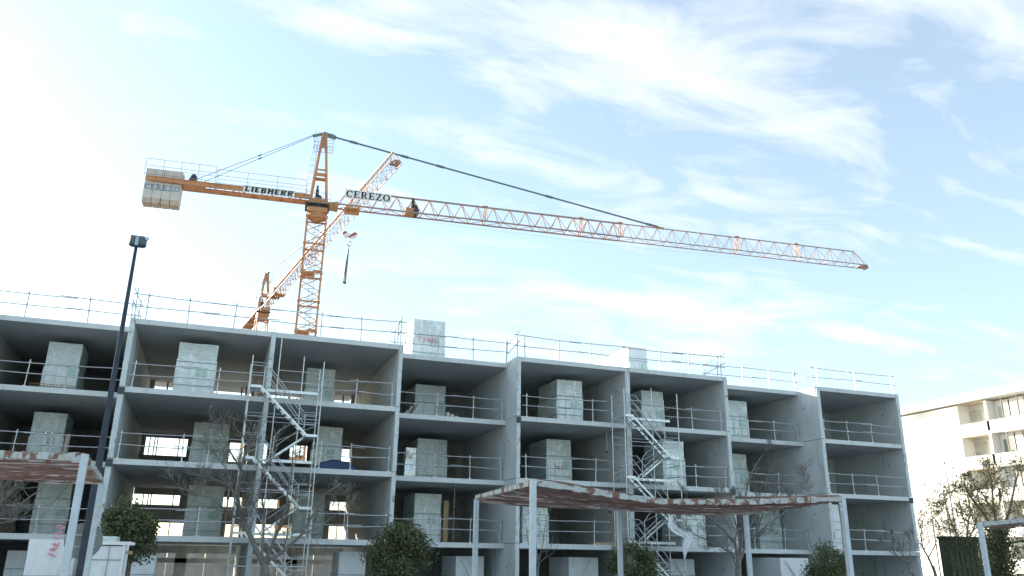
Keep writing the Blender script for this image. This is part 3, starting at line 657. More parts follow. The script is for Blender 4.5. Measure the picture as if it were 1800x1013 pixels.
PODS = [(0, 3, 87, 147, 602, 3.48, None), (1, 3, 316, 385, 605, 1.2, None), (2, 3, 540, 590, 648, 4.2, None), (3, 3, 731, 783.5, 677, 6.0, None), (4, 3, 979, 1022.7, 669, 1.72, None), (5, 3, 1127, 1164.6, 687, 2.5, None), (6, 3, 1276, 1311.7, 705, 3.07, None),
        (0, 2, 60.7, 119.6, 726, 5.0, None), (1, 2, 342, 404.7, 744, 5.1, None), (2, 2, 559, 603.2, 751, 3.8, None), (3, 2, 734.4, 786.5, 772, 5.76, None), (4, 2, 961, 1003.4, 773, 3.0, 'scrawl'), (5, 2, 1164, 1201, 774.5, .75, None), (6, 2, 1281, 1311, 798, 4.0, None),
        (0, 1, 68.7, 129, 847, 6.2, 'brace'), (1, 1, 330, 393, 877, 5.0, None), (2, 1, 519, 572.4, 866, 6.7, None), (3, 1, 730, 776, 868, 4.4, None), (4, 1, 919, 963, 870, 1.9, None), (5, 1, 1197, 1237, 898, 1.2, None), (6, 1, 1332, 1370, 901, 4.0, 'brace'),
        (0, 0, 14, 48, 968, 4.0, None), (2, 0, 597, 644, 970, 1.2, 'scrawl'), (3, 0, 802, 851, 978, 3.0, 'brace'), (4, 0, 1000, 1051, 980, 1.5, 'brace'), (5, 0, 1179, 1220, 983, 2.0, 'brace')]
EXT = {(0, 3): 'standing back from the edge with its right side showing', (1, 3): 'standing right at the slab edge, palest of its row', (4, 3): 'long left side in shadow', (4, 2): 'with a pink scrawl on its front', (2, 0): 'with a pink scrawl on its front', (0, 1): 'with a diagonal brace on its front'}
for i, (b, k, xa, xb, yt, v, mk) in enumerate(PODS):
    p = onv(xa, yt, v); q = onv(xb, yt, v); zt = 3*k+2.42 if k else min(onv((xa+xb)/2, yt, v).z, 2.7); u0, u1 = uspan(b)
    lab = 'film-wrapped boxy pod on the %s, %s' % (STO[k], BAY[b])
    if (b, k) in EXT: lab = 'film-wrapped pod %s, %s, %s' % (EXT[(b, k)], STO[k], BAY[b])
    lab = ' '.join(lab.split()[:16]) if len(lab.split()) <= 16 else 'film-wrapped pod, %s, %s' % (STO[k], BAY[b])
    pod(max(p.x, u0+.06), min(q.x, u1-.06), v, 3*k+(.142 if k == 0 else .002), zt, lab, seed=i+1, mark=mk, depth=2.6 if b in (4, 3) else 2.0, style='film' if k else 'whitefilm')
# pods and packs on the roof
def rp(xa, xb, yt, yb, v, depth, label, seed, style='film'):
    p = onv(xa, yt, v); q = onv(xb, yt, v); return pod(p.x, q.x, v, 12.002, onv((xa+xb)/2, yt, v).z, label, depth, seed, style, None, 'pale wrapped pods on the roof')
pr = rp(728, 783, 563, 624, 3.0, 2.0, 'pale wrapped pod on the roof with faint pink spray writing T3985', 41)
cu = bpy.data.curves.new('writing', 'FONT'); cu.body = 'T3985'; cu.size = .42; cu.extrude = .006; cu.offset = -.004; cu.space_character = 1.05
to = bpy.data.objects.new('writing', cu); COL.objects.link(to); bpy.context.view_layer.update()
me = bpy.data.meshes.new_from_object(to.evaluated_get(bpy.context.evaluated_depsgraph_get())); bpy.data.objects.remove(to)
me.materials.clear(); me.materials.append(M['pink']); wo_ = bpy.data.objects.new('spray_writing', me); COL.objects.link(wo_); wo_.parent = pr; wo_.location = (-.66, -.085, 1.02); wo_.rotation_euler = (pi/2, 0, 0)
rp(1104, 1136, 611, 648, 3.2, 4.6, 'long white wrapped pod on the roof, right of the one with pink writing', 42, 'white')

# end bay board pack and ground floor packs
def pack(xa, xb, yt, v, zb, depth, label, seed, mk=None, zt=None, name='wrapped_pack', grp='white wrapped packs at ground level'):
    p = onv(xa, yt, v); q = onv(xb, yt, v); zt = zt or onv((xa+xb)/2, yt, v).z
    return pod(p.x, q.x, v, zb, zt, label, depth, seed, 'white', mk, grp, name, studs=False)
pack(1456, 1474, 890, .6, 3.002, .9, 'narrow pale board pack standing at the left of the end bay, second storey', 51, zt=5.45, grp='wrapped board packs')
p6 = pack(1371, 1420, 981, .4, .142, 2.6, 'wide white sheeted pack on the ground floor under the recessed bay beside the end bay', 52, 'brace')
pa = pack(234, 275, 977, -.8, .12, 1.2, 'grey film-wrapped pack with faint pink scrawl behind the round evergreen tree at left', 53, 'scrawl')
pb = pack(52, 137, 948, -8.0, .12, 2.0, 'big white wrapped pack with vertical pink scrawl, behind the left pergola posts', 54)
mb = MB(); L_ = pb.location; q = onv(98, 978, -8.0); scribble(mb, (q.x-L_.x-.12, -.05, 2.02-.0), (.12, 0, .99), (1, 0, -.1), .95, .22, 6, 3); mb.build('spray_marking', M['pink'], pb)
mb = MB(); scribble(mb, (q.x-L_.x+.32, -.05, 1.5), (.12, 0, .99), (1, 0, -.1), .7, .2, 5, 9); mb.build('spray_marking', M['pink'], pb)
# stacked panels with a pale frame
p = onv(160, 953, -9); q = onv(222, 953, -9)
t = thing('panel_stack', 'stack of pale blue panels in a white metal rack beside the lamp post', 'panel stack', ((p.x+q.x)/2, -9, .12)); w = (q.x-p.x)/2; h = p.z-.12-.06
mb = MB(); mb.box(-w+.06, w-.06, 0, 1.4, .1, h-.05); mb.build('panel', M['whitefilm'], t)
for z in (.35, .95, 1.45, 1.95): mb = MB(); mb.box(-w+.03, w-.03, -.03, -.004, z, z+.02); mb.build('strap', M['strap'], t)
mb = MB(); mb.box(w*.1, w*.1+.02, -.05, -.034, .1, h-.05); mb.build('strap', M['strap'], t)
for x in (-w, w-.07):
    mb = MB(); mb.box(x, x+.07, -.06, .02, 0, h); mb.build('rack_post', M['white'], t)
    mb = MB(); mb.box(x, x+.07, 1.38, 1.46, 0, h); mb.build('rack_post', M['white'], t)
mb = MB(); mb.box(-w-.05, w+.16, -.08, -.0, h, h+.09); mb.box(-w-.05, w+.16, 1.38, 1.46, h, h+.09); mb.build('rack_beam', M['white'], t)
mb = MB(); mb.box(w+.02, w+.2, .2, .3, h-.28, h-.18); mb.build('rack_beam', M['wood'], t)
skin(-.35, .2, .2, .9, h+.09, h+.24, .06, 77, 4).build('loose_film', M['film'], t)

# ------------------------------------------------------------------ things lying about in the bays
def simple(name, label, cat, mb, m, group=None, smooth=False): return tag(mb.build(name, M[m], smooth=smooth), label, cat, group)
a = onv(552, 815, .9); c = onv(626, 815, .9); mb = MB(); prof = [(0, .05), (.15, .36), (.42, .52), (.62, .5), (.85, .34), (1, .1)]
for (s0, h0), (s1, h1) in zip(prof, prof[1:]):
    xa, xb = a.x+(c.x-a.x)*s0, a.x+(c.x-a.x)*s1
    mb.quad((xa, .5, 6.004), (xb, .5, 6.004), (xb, .55, 6+h1*.8), (xa, .55, 6+h0*.8)); mb.quad((xa, .55, 6+h0*.8), (xb, .55, 6+h1*.8), (xb, .95, 6+h1), (xa, .95, 6+h0)); mb.quad((xa, .95, 6+h0), (xb, .95, 6+h1), (xb, 1.6, 6.004), (xa, 1.6, 6.004))
mb.quad((a.x, .5, 6.004), (a.x, .55, 6.04), (a.x, .95, 6.05), (a.x, 1.6, 6.004)); mb.quad((c.x, .5, 6.004), (c.x, 1.6, 6.004), (c.x, .95, 6.1), (c.x, .55, 6.08))
simple('tarpaulin', 'dark blue tarpaulin over a low heap on the third storey behind the left stair tower', 'tarpaulin', mb, 'tarp')
def brickwall(x0, x1, v, z0, rows, label):
    t = thing('block_partition', label, 'block wall', ((x0+x1)/2, v, z0), 0, 'beige block partitions'); bw, bh = .5, .25; src = None; w = x1-x0
    for r_ in range(rows):
        x = -w/2-(.25 if r_ % 2 else 0)
        while x < w/2-.01:
            a_ = max(x, -w/2); b_ = min(x+bw, w/2)
            if b_-a_ > .49:
                if src is None:
                    mb = MB(); mb.box(.006, bw-.006, 0, .12, .006, bh-.006); src = mb.build('block', M['block'], t); src.location = (a_, 0, r_*bh)
                else: inst(src, t, (a_, rnd.uniform(0, .008), r_*bh))
            elif b_-a_ > .1:
                mb = MB(); mb.box(0, b_-a_-.006, 0, .12, .006, bh-.006); o = mb.build('block', M['block'], t); o.location = (a_, 0, r_*bh)
            x += bw
for (xa, xb, yy, z, rows, lab) in ((17, 62, 785, 6.005, 8, 'unfinished beige block partition at the back of the third storey, far left bay'), (-12, 31, 910, 3.005, 9, 'unfinished beige block partition at the back of the second storey, far left bay')):
    p = onv(xa, yy, 10.5); q = onv(xb, yy, 10.5); brickwall(p.x, q.x, 10.5, z, rows, lab)
PR = [(1066, 745, .9, 6, 'rusty steel prop on the third storey left of the right stair tower'), (1071, 870, .9, 3, 'rusty steel prop on the second storey left of the right stair tower'), (404, 850, .8, 3, 'rusty steel prop on the second storey left of the left stair tower'), (410, 915, 1.6, 3, 'second rusty prop behind the one left of the left stair tower'), (797, 930, 3.5, 3, 'rusty prop beside a pale board on the second storey of the recessed bay')]
for (x, y, v, z, lab) in PR:
    u = onv(x, y, v).x; t = thing('steel_prop', lab, 'steel prop', (u, v, z), 0, 'rusty steel props')
    mb = MB(); mb.cyl((0, 0, .012), (0, 0, 1.6), .035, 8); mb.box(-.08, .08, -.08, .08, .002, .012); mb.build('outer_tube', M['prop'], t)
    mb = MB(); mb.cyl((0, 0, 1.6), (0, 0, 2.74), .026, 8); mb.box(-.08, .08, -.08, .08, 2.74, 2.76); mb.build('inner_tube', M['galvd'], t)
    mb = MB(); mb.cyl((0, 0, 1.56), (0, 0, 1.68), .055, 8); mb.build('collar', M['dark'], t)
p = onv(783, 930, 4.2); mb = MB(); mb.box(p.x-.12, p.x+.13, 4.2, 4.3, 3.004, 5.1); simple('timber_board', 'upright pale timber board on the second storey of the recessed bay', 'board', mb, 'wood')
p = onv(722, 820, 3.2); mb = skin(p.x-.3, p.x+.25, 3.2, 3.7, 6.004, 7.55, .09, 61, 7); simple('foil_bundle', 'crumpled silver foil bundle on the third storey, left of the recessed bay pod', 'bundle', mb, 'silver', smooth=True)
p = onv(717, 712, 3.0); t = thing('timber_pile', 'leaning pile of pale offcuts on the top storey of the recessed bay', 'timber offcuts', (p.x, 3.0, 9.002))
for j in range(7):
    mb = MB(); x = rnd.uniform(-.3, .3); mb.beam((x, rnd.uniform(0, .2), .03), (x+.35, .35, rnd.uniform(.4, .85)), .09, .03); mb.build('offcut', M['wood' if j % 2 else 'white'], t)
p = onv(787, 733, 3.4); t = thing('bottle_group', 'short row of white tubs on the top storey right of the recessed bay pod', 'tubs', (p.x, 3.4, 9.002))
for j, h in enumerate((.5, .42, .34)): mb = MB(); mb.cyl((j*.24, 0, 0), (j*.24, 0, h), .1, 12); mb.build('tub', M['white'], t)
p = onv(1071, 955, .6); mb = MB(); mb.box(p.x-.9, p.x+.7, .3, 1.0, 3.004, 3.12); simple('sheet_stack', 'low pale sheets on the second storey edge, left of the right stair tower', 'sheets', mb, 'wood')
p = onv(250, 688, 3.0)
for j, (x, m_, lab) in enumerate(((262, 'terra', 'low terracotta brick stack at the back of the top storey right of the lamp post'),)):
    v = 11; p = onv(x, 676, v); t = thing('brick_stack', lab, 'bricks', (p.x, v, 9.002), 0)
    src = None
    for r_ in range(6):
        for q_ in range(4):
            for d_ in range(2):
                if src is None: mb = MB(); mb.box(0, .24, 0, .11, 0, .24); src = mb.build('brick', M['terra'], t); src.location = (0, 0, 0)
                else: inst(src, t, (q_*.255+rnd.uniform(-.01, .01), d_*.13, r_*.25+.0))
for (x, y, v, z, lab) in ((112, 800, 3.6, 6, 'rolled beige insulation beside the pod on the third storey, far left bay'),):
    p = onv(x, y, v); mb = MB(); mb.cyl((p.x, v, z+.003), (p.x+.05, v, z+1.3), .1, 14); simple('insulation_roll', lab, 'insulation roll', mb, 'block', smooth=False)

p = onv(48, 678, 1.95); q = onv(132, 685, 1.95); t = thing('lattice_girder', 'low steel lattice girder lying at the slab edge, top storey left of the lamp post', 'lattice girder', (p.x, 1.95, 9.002)); Lg = q.x-p.x
mb = MB(); mb.cyl((0, 0, .02), (Lg, 0, .02), .012, 5); mb.cyl((0, .12, .02), (Lg, .12, .02), .012, 5); mb.cyl((0, .06, .2), (Lg, .06, .2), .014, 5); mb.build('chords', M['prop'], t)
mb = MB(); n = 14
for j in range(n): x = Lg*j/n; mb.tube([(x, 0, .02), (x+Lg/n/2, .06, .2), (x+Lg/n, 0, .02)], .008, 4); mb.tube([(x, .12, .02), (x+Lg/n/2, .06, .2), (x+Lg/n, .12, .02)], .008, 4)
mb.build('zigzag_bars', M['prop'], t)
# ------------------------------------------------------------------ stair towers
def stair_tower(x0, label, xb_mid, top):
    Wd, v0, v1 = 3.02, -1.72, -.36
    t = thing('stair_tower', label, 'stair tower', (x0, v0, 0), 0); D = v1-v0
    def P(mb, n, m='galv'): return mb.build(n, M[m], t)
    for (x, y, h) in ((0, 0, 10.45), (Wd, 0, 10.42), (0, D, 10.35), (Wd, D, 10.35), (xb_mid, D, 11.75), (Wd-.75 if xb_mid > 1 else Wd-.7, D, 10.9)):
        mb = MB(); mb.cyl((x, y, .13), (x, y, h), .026, 8)
        for k in range(1, 5): mb.cyl((x, y, 2.35*k-.07), (x, y, 2.35*k+.05), .036, 8)
        mb.box(x-.07, x+.07, y-.07, y+.07, .12, .13); P(mb, 'upright')
    for k in range(0, 4):
        z = 3.0*k+.13 if k else .2; zp = 3.0*k
        # back access deck at floor level (k>=1) and small front-left landing
        if k:
            mb = MB(); mb.box(.75, Wd-.05, D-.62, D-.04, z, z+.05); mb.box(.75, Wd-.05, D-.66, D-.62, z-.07, z+.05); P(mb, 'deck', 'alu')
            mb = MB(); mb.box(.04, .5, .02, D-.06, z, z+.05); mb.box(.04, .5, -.02, .02, z-.06, z+.05); P(mb, 'landing', 'alu')
            # flight down, front side: left top -> right middle
            zm = z-1.95; xa, xb = .48, Wd-.5
            for y in (.04, .56):
                mb = MB(); mb.beam((xa, y, z-.02), (xb, y, zm+.03), .03, .085); P(mb, 'stringer', 'alu')
            n = 9
            for j in range(1, n):
                f = j/n; mb = MB(); xx = xa+(xb-xa)*f; z_ = z+(zm-z)*f; mb.box(xx-.085, xx+.085, .07, .53, z_-.01, z_+.01); P(mb, 'tread', 'galvd')
            mb = MB(); mb.box(xb-.02, Wd-.03, .02, D-.06, zm, zm+.05); mb.box(xb-.02, Wd-.03, -.02, .02, zm-.06, zm+.05); P(mb, 'landing', 'alu')
            # second short flight down towards the left, back side
            zl = z-3.0+.05; xc = 1.25
            for y in (D-.66, D-.12):
                mb = MB(); mb.beam((xb, y, zm+.02), (xc, y, zl+.05), .03, .075); P(mb, 'stringer', 'alu')
            for j in range(1, 5):
                f = j/5; mb = MB(); xx = xb+(xc-xb)*f; z_ = zm+(zl-zm)*f; mb.box(xx-.085, xx+.085, D-.63, D-.15, z_-.01, z_+.01); P(mb, 'tread', 'galvd')
            # handrails of the front flight
            for y, o in ((0, 0), (.60, .0)):
                for h in ((1.02, .58) if y == 0 else (1.02, .58)):
                    mb = MB(); mb.tube([(.0, y, z+h), (.62, y, z+h), (xb-.18, y, zm+h-.05), (Wd, y, zm+h-.05)], .019, 6); P(mb, 'handrail')
            for (x, zz_) in ((.58, z), (xb-.05, zm)):
                mb = MB(); mb.cyl((x, .62, zz_), (x, .62, zz_+1.0), .018, 6); P(mb, 'baluster')
            # handrail loop of the back flight
            mb = MB(); mb.tube([(xb, D-.7, zm+.95), (xc+.25, D-.7, zl+1.25), (xc+.02, D-.7, zl+.95), (xc, D-.7, zl+.1)], .019, 6); P(mb, 'handrail')
            mb = MB(); mb.tube([(xb, D-.7, zm+.5), (xc+.1, D-.7, zl+.55)], .017, 6); P(mb, 'handrail')
            # deck guard on the building side only at the top
            if k == 3:
                for h in (.55, 1.05): mb = MB(); mb.cyl((xb_mid, D, z+h), (Wd, D, z+h), .019, 6); P(mb, 'guard_tube')
            for h in (.5, 1.02):
                mb = MB(); mb.cyl((Wd, 0, z+h-.35), (Wd, D, z+h-.35), .019, 6); P(mb, 'guard_tube')
                mb = MB(); mb.cyl((0, 0, z+h), (0, D, z+h), .019, 6); P(mb, 'guard_tube')
            # ledgers
            for h in (-.92, -1.28):
                mb = MB(); mb.cyl((0, D, z+h), (Wd, D, z+h), .019, 6); P(mb, 'ledger')
            mb = MB(); mb.cyl((0, 0, z-1.28), (Wd, 0, z-1.28), .019, 6); P(mb, 'ledger')
            mb = MB(); mb.cyl((0, 0, z-1.28), (0, D, z-1.28), .019, 6); P(mb, 'ledger')
            mb = MB(); mb.cyl((0, D, zl+.2), (Wd, D, zm+.6), .015, 6); P(mb, 'diagonal')
    return t
x1_ = onv(445.7, 621, -1.7).x; stair_tower(x1_, 'left aluminium scaffold stair tower with zigzag flights in front of the second dividing wall', 1.2, 0)
x2_ = onv(1098.8, 725, -1.7).x; stair_tower(x2_-.05, 'right aluminium scaffold stair tower with zigzag flights and a white sheet caught on it', .85, 0)
# sheet caught on the right tower
mb = MB(); path = [(1180, 905, .16), (1186, 915, .26), (1180, 926, .30), (1190, 934, .20), (1203, 937, .2), (1212, 944, .26), (1210, 956, .24), (1204, 968, .12), (1203, 985, .03)]
cs = [onv(x, y, -1.95) for x, y, _ in path]; ws = [w for _, _, w in path]; nn = 7
for i, (p, w_) in enumerate(zip(cs, ws)):
    d = (cs[min(i+1, len(cs)-1)]-cs[max(i-1, 0)]).normalized(); s_ = d.cross(Vector((0, 1, 0))).normalized()
    for j in range(nn):
        f = j/(nn-1)*2-1; q = p+s_*f*w_+Vector((0, .09*sin(j*2.1+i*1.3), 0))+Vector((rnd.uniform(-.02, .02), 0, rnd.uniform(-.02, .02))); mb.v.append(tuple(q))
for i in range(len(cs)-1):
    for j in range(nn-1): q = i*nn+j; mb.f.append((q, q+1, q+nn+1, q+nn))
sh = simple('plastic_sheet', 'torn white plastic sheet hanging from the right stair tower', 'sheet', mb, 'whitefilm', smooth=True)
md = sh.modifiers.new('thick', 'SOLIDIFY'); md.thickness = .012; md2 = sh.modifiers.new('sub', 'SUBSURF'); md2.levels = md2.render_levels = 2

# ------------------------------------------------------------------ pergolas
def pergola(label, F, B, posts, group='weathered pergolas with slatted tops', nsl=60, purl=3, seed=1):
    """F, B: front and back edge polylines (x, y, z)"""
    rr = random.Random(seed); F = [Vector(p) for p in F]; B = [Vector(p) for p in B]
    t = thing('pergola', label, 'pergola', (F[0].x, F[0].y, .12), 0, group)
    def at(L, s):
        s = min(max(s, 0), 1)*(len(L)-1); i = min(int(s), len(L)-2); return L[i].lerp(L[i+1], s-i)
    for L in (F, B):
        mb = MB(); n = 40; pts = [at(L, i/n) for i in range(n+1)]
        for a, b in zip(pts, pts[1:]): mb.beam(a+Vector((0, 0, -.05 if L is F else .05)), b+Vector((0, 0, -.05 if L is F else .05)), .10, .115+rr.uniform(-.03, .03))
        mb.build('edge_beam', M['rust'], t, world=True)
    for s in (0, 1):
        a, b = at(F, s), at(B, s); mb = MB(); n = 14
        for i in range(n): mb.beam(a.lerp(b, i/n)+Vector((0, 0, -.05+.1*i/n)), a.lerp(b, (i+1)/n)+Vector((0, 0, -.05+.1*(i+1)/n)), .08+rr.uniform(-.01, .01), .11)
        mb.build('side_beam', M['rust'], t, world=True)
    for j in range(1, purl+1):
        s = j/(purl+1); a, b = at(F, s), at(B, s); mb = MB(); mb.beam(a+Vector((0, 0, -.0)), b+Vector((0, 0, -.0)), .035, .04); mb.build('purlin', M['cane'], t, world=True)
    for j in range(nsl):
        if rr.random() < .14: continue
        f = (j+.5)/nsl+rr.uniform(-.005, .005); pts = []; n = 9; ph = rr.uniform(0, 6); dz = rr.uniform(-.035, .03)+(rr.uniform(0, .07) if f < .12 else 0); s0 = rr.choice((0, 0, 0, rr.uniform(0, .1))); s1 = rr.choice((1, 1, 1, rr.uniform(.9, 1.0)))
        for i in range(n):
            s = s0+(s1-s0)*i/(n-1); p = at(F, s).lerp(at(B, s), f); sag = .045*sin(ph+i*1.1)+.02*sin(ph*3+i*2.3)-.018
            pts.append(p+Vector((0, .03*sin(ph*2+i*.9), -.03+sag+dz)))
        mb = MB()
        for a, b in zip(pts, pts[1:]): mb.beam(a, b, .055+rr.uniform(-.02, .024), .022)
        mb.build('slat', M['cane' if rr.random() > .3 else 'canep'], t, world=True)
    for (L, s) in posts:
        p = at(F if L == 'F' else B, s); mb = MB(); mb.box(p.x-.06, p.x+.06, p.y-.06, p.y+.06, .12, p.z-.0); mb.box(p.x-.12, p.x+.12, p.y-.12, p.y+.12, .12, .135)
        mb.build('post', M['paint'], t, world=True)
    return t
Fm = [tuple(onv(x, y+2, -20.6)) for x, y in ((937, 843), (987, 850), (1040, 858), (1100, 868), (1165, 876), (1230, 877), (1300, 877), (1400, 874), (1480, 872))]
Bm = [(7.11, -15.2, 3.84), (8.4, -15.2, 3.79), (9.7, -15.2, 3.77), (10.7, -15.2, 3.78), (11.55, -15.2, 3.77), (12.7, -15.2, 3.74), (13.9, -15.2, 3.73), (15.0, -15.2, 3.75), (16.0, -15.2, 3.77)]
pergola('middle pergola with peeling white beams and brown slats, on five thin posts', Fm, Bm, [('F', 0), ('B', 0), ('B', .5), ('B', 1), ('F', 1)], nsl=62, seed=3)
pergola('left pergola at the edge of view, beside the tall lamp post', [(-8.5, -21, 3.9), (-5, -21, 3.88), (-2.15, -21, 3.94)], [(-9.3, -15.2, 4.0), (-5.6, -15.2, 3.96), (-2.44, -15.2, 3.88)], [('F', 1), ('B', 1), ('F', 0), ('B', 0)], nsl=54, purl=7, seed=5)
pR = onv(1722, 919, -18); qR = onv(1800, 912, -18)
pergola('right pergola corner in front of the ivy-clad tree at the right edge', [(pR.x, -18, pR.z), (qR.x, -18, qR.z), (qR.x+3, -18, qR.z+.25)], [(pR.x+4.9, -14.2, pR.z+.1), (qR.x+4.9, -14.2, qR.z+.1), (qR.x+7.5, -14.2, qR.z+.3)], [('F', 0)], nsl=36, purl=2, seed=8)

# ------------------------------------------------------------------ lamp post and sign
lp = onv(240, 430, -14.0); t = thing('street_lamp', 'tall dark street lamp with a twin-lobed head, left of centre', 'street lamp', (lp.x, -14, .12))
zt = lp.z-.12; mb = MB(); mb.tube([(0, 0, 0), (0, 0, 1.2), (0, 0, zt)], [.112, .108, .042], 16); mb.build('pole', M['pole'], t, smooth=True)
mb = MB(); mb.box(-.2, .2, -.2, .2, .0, .03); mb.build('base_plate', M['pole'], t)
def lamp_head(cx, cy, cz, s, parent):
    mb = MB(); prof = [(-.5, .5, .0), (-.44, .62, .0)]
    # a shallow lozenge box: outline in the x-y plane extruded in z
    out = [(-.24, -.17), (.20, -.17), (.27, -.08), (.26, .12), (.18, .2), (-.22, .2), (-.28, .1), (-.28, -.09)]
    n = len(out)
    for z, k in ((-.16, .90), (-.12, 1.0), (.10, 1.0), (.15, .86)): mb.v += [(cx+x*s*k, cy+y*s*k, cz+z*s) for x, y in out]
    for r_ in range(3):
        for i in range(n): a = r_*n; mb.f.append((a+i, a+(i+1) % n, a+n+(i+1) % n, a+n+i))
    mb.f.append(tuple(range(n-1, -1, -1))); mb.f.append(tuple(3*n+i for i in range(n)))
    return mb.build('lamp_head', M['lamp'], parent)
h_ = lamp_head(.02, .06, zt+.12, .84, t)
mb = MB(); mb.quad((-.04, -.155, zt-.04), (.05, -.155, zt-.04), (.035, -.165, zt+.2), (.005, -.165, zt+.2)); mb.obox((.01, -.12, zt+.06), (.04, 0, 0), (0, .035, 0), (0, .0, .12)); mb.build('bracket', M['lampb'], t)
mb = MB(); mb.sphere((.26, -.12, zt+.17), .055, .05, .06, 10, 6); mb.build('sensor', M['alu'], t)
mb = MB(); sg = onv(147, 951, -13.75); cy_ = 24
mb.cyl((sg.x, -13.78, sg.z), (sg.x, -13.76, sg.z), .44, 40); t = thing('traffic_sign', 'round grey traffic sign seen from behind on the tall lamp post', 'traffic sign', (sg.x, -13.77, sg.z)); mb.build('disc', M['signback'], t, world=True)
mb = MB(); mb.box(sg.x-.3, sg.x+.3, -13.81, -13.785, sg.z+.12, sg.z+.16); mb.box(sg.x-.3, sg.x+.3, -13.81, -13.785, sg.z-.16, sg.z-.12); mb.build('clamp_rail', M['galvd'], t, world=True)
for n_, (x, y, v, hw_, lab) in enumerate(((1660, 870, 14, .6, 'small far street lamp with a flat head, in front of the white building'),)):
    p = onv(x, y, v); t = thing('street_lamp', lab, 'street lamp', (p.x, v, 0)); mb = MB(); mb.tube([(0, 0, 0), (0, 0, p.z)], [.09, .05], 8); mb.build('pole', M['mull'], t)
    mb = MB(); mb.box(-.62, .05, -.12, .12, p.z-.04, p.z+.12); mb.build('lamp_head', M['lampb'], t)
for n_, (x, y, v, lab) in enumerate(((1664, 833, 10, 'tall thin dark mast behind the bare trees, in front of the white building'), (1636, 893, 13, 'shorter thin pole just right of the grey block'), (1797, 905, 2, 'thin vertical pole behind the right pergola at the picture edge'))):
    p = onv(x, y, v); t = thing('pole', lab, 'pole', (p.x, v, 0)); mb = MB(); mb.tube([(0, 0, 0), (0, 0, p.z)], [.06, .035], 8); mb.build('shaft', M['mull'], t); mb = MB(); mb.cyl((0, 0, p.z), (0, 0, p.z+.05), .06, 8); mb.build('cap', M['mull'], t)

# ------------------------------------------------------------------ white building at the right
U = 65.0
def zU(x, y): p = onu(x, y, U); return p.y, p.z
zl1 = zU(1745, 698.8)[1]; zl2 = zU(1745, 758.6)[1]; st = 2.95; ztop = zU(1745, 683)[1]
va = zU(1728, 704)[0]; vb = zU(1682, 716)[0]; vend = 62.0; vn = -6.0
wb = thing('white_apartment_building', 'sunlit white apartment building with recessed balconies at the right edge', 'building', (U, 20, 0))
def WP(n, m, *b, par=None): mb = MB(); mb.box(*b); return mb.build(n, M[m], par or wb, world=par is None)
lv = [zl1-st*i for i in range(0, 7)]
WP('roof_parapet', 'bwhite', U-.35, U+14, vn, vend, zl1, ztop)
WP('plain_wall', 'bwhite', U, U+12, vb, vend, 0, zl1-.003)
WP('roof_drip', 'mull', U-.05, U-.002, vb, vend, zl1-.12, zl1-.02)
WP('core', 'bwhite', U+1.5, U+12, vn, vb-.003, 0, zl1-.003)
for i, z in enumerate(lv[1:]):
    WP('slab_edge', 'bwhite', U-.06, U+1.5, vn, vb-.003, z-.14, z+.12)
    WP('parapet', 'bwhite', U-.02, U+.1, vn, vb-.003, z+.12, z+1.0)
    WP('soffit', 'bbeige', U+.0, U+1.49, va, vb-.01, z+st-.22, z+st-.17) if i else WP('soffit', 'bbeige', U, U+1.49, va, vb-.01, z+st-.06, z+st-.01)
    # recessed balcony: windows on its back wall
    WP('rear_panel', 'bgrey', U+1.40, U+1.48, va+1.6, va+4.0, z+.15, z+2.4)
    # glazed strip with slender fins
    n = 14; step = 1.55; v = va-.2; WP('pier', 'bwhite', U-.02, U+1.49, va-.25, va, z+.12, z+st-.15)
    k = 0
    while v-step > vn:
        v -= step; k += 1
        fr = WP('fin', 'mull', U-.03, U+.04, v-.035, v+.035, z+.95, z+st-.15)
        if k < 12:
            w_ = WP('window', 'bwhite', U+.9, U+.96, v+.08, v+step-.08, z+.3, z+st-.18)
            if (k+i) % 3: mb = MB(); mb.box(-.03, -.01, -.55, .4, -.55, .75); pn = mb.build('pane', M['glass' if (k*i) % 4 == 1 else 'bgrey'], w_); pn.location = (U+.9-wb.location.x, v+.75-wb.location.y, z+1.5)
    WP('rail_line', 'mull', U-.05, U-.021, va, vb-.01, z+1.0, z+1.05)
bal = WP('awning', 'bgrey', U-.9, U-.03, va-5.2, va-2.2, lv[1]-.35, lv[1]-.2)

# ------------------------------------------------------------------ dark green enclosure
p = onv(1668, 949, -3); q = onv(1719, 945, -3); t = thing('hoarding_box', 'dark olive green cabin screened with netting, between the end bay and the right pergola', 'cabin', ((p.x+q.x)/2, -3, .0)); w = (q.x-p.x)/2; h = q.z
mb = MB(); mb.box(-w+.05, w-.05, .06, .75, 0, h-.06); mb.build('cabin_wall', M['kiosk'], t)
for j in range(7): x = -w+2*w*j/6; mb = MB(); mb.box(x-.04, x+.04, 0, .055, 0, h-.55); mb.build('batten', M['kiosk'], t)
mb = MB(); mb.box(-w-.03, w+.03, -.04, .8, h-.06, h+.03); mb.build('roof', M['kiosk'], t)
mb = MB(); rr = random.Random(4)
def leaf(mb, c, s, nrm, rr, asp=.45):
    a = nrm.orthogonal().normalized(); a = (Matrix.Rotation(rr.uniform(0, 6.28), 3, nrm) @ a); b = nrm.cross(a)
    n = len(mb.v); mb.v += [tuple(c-a*s), tuple(c-b*s*asp), tuple(c+a*s), tuple(c+b*s*asp)]; mb.f.append((n, n+1, n+2, n+3))
def rv(rr): 
    while True:
        v_ = Vector((rr.uniform(-1, 1), rr.uniform(-1, 1), rr.uniform(-1, 1)))
        if .05 < v_.length < 1: return v_.normalized()
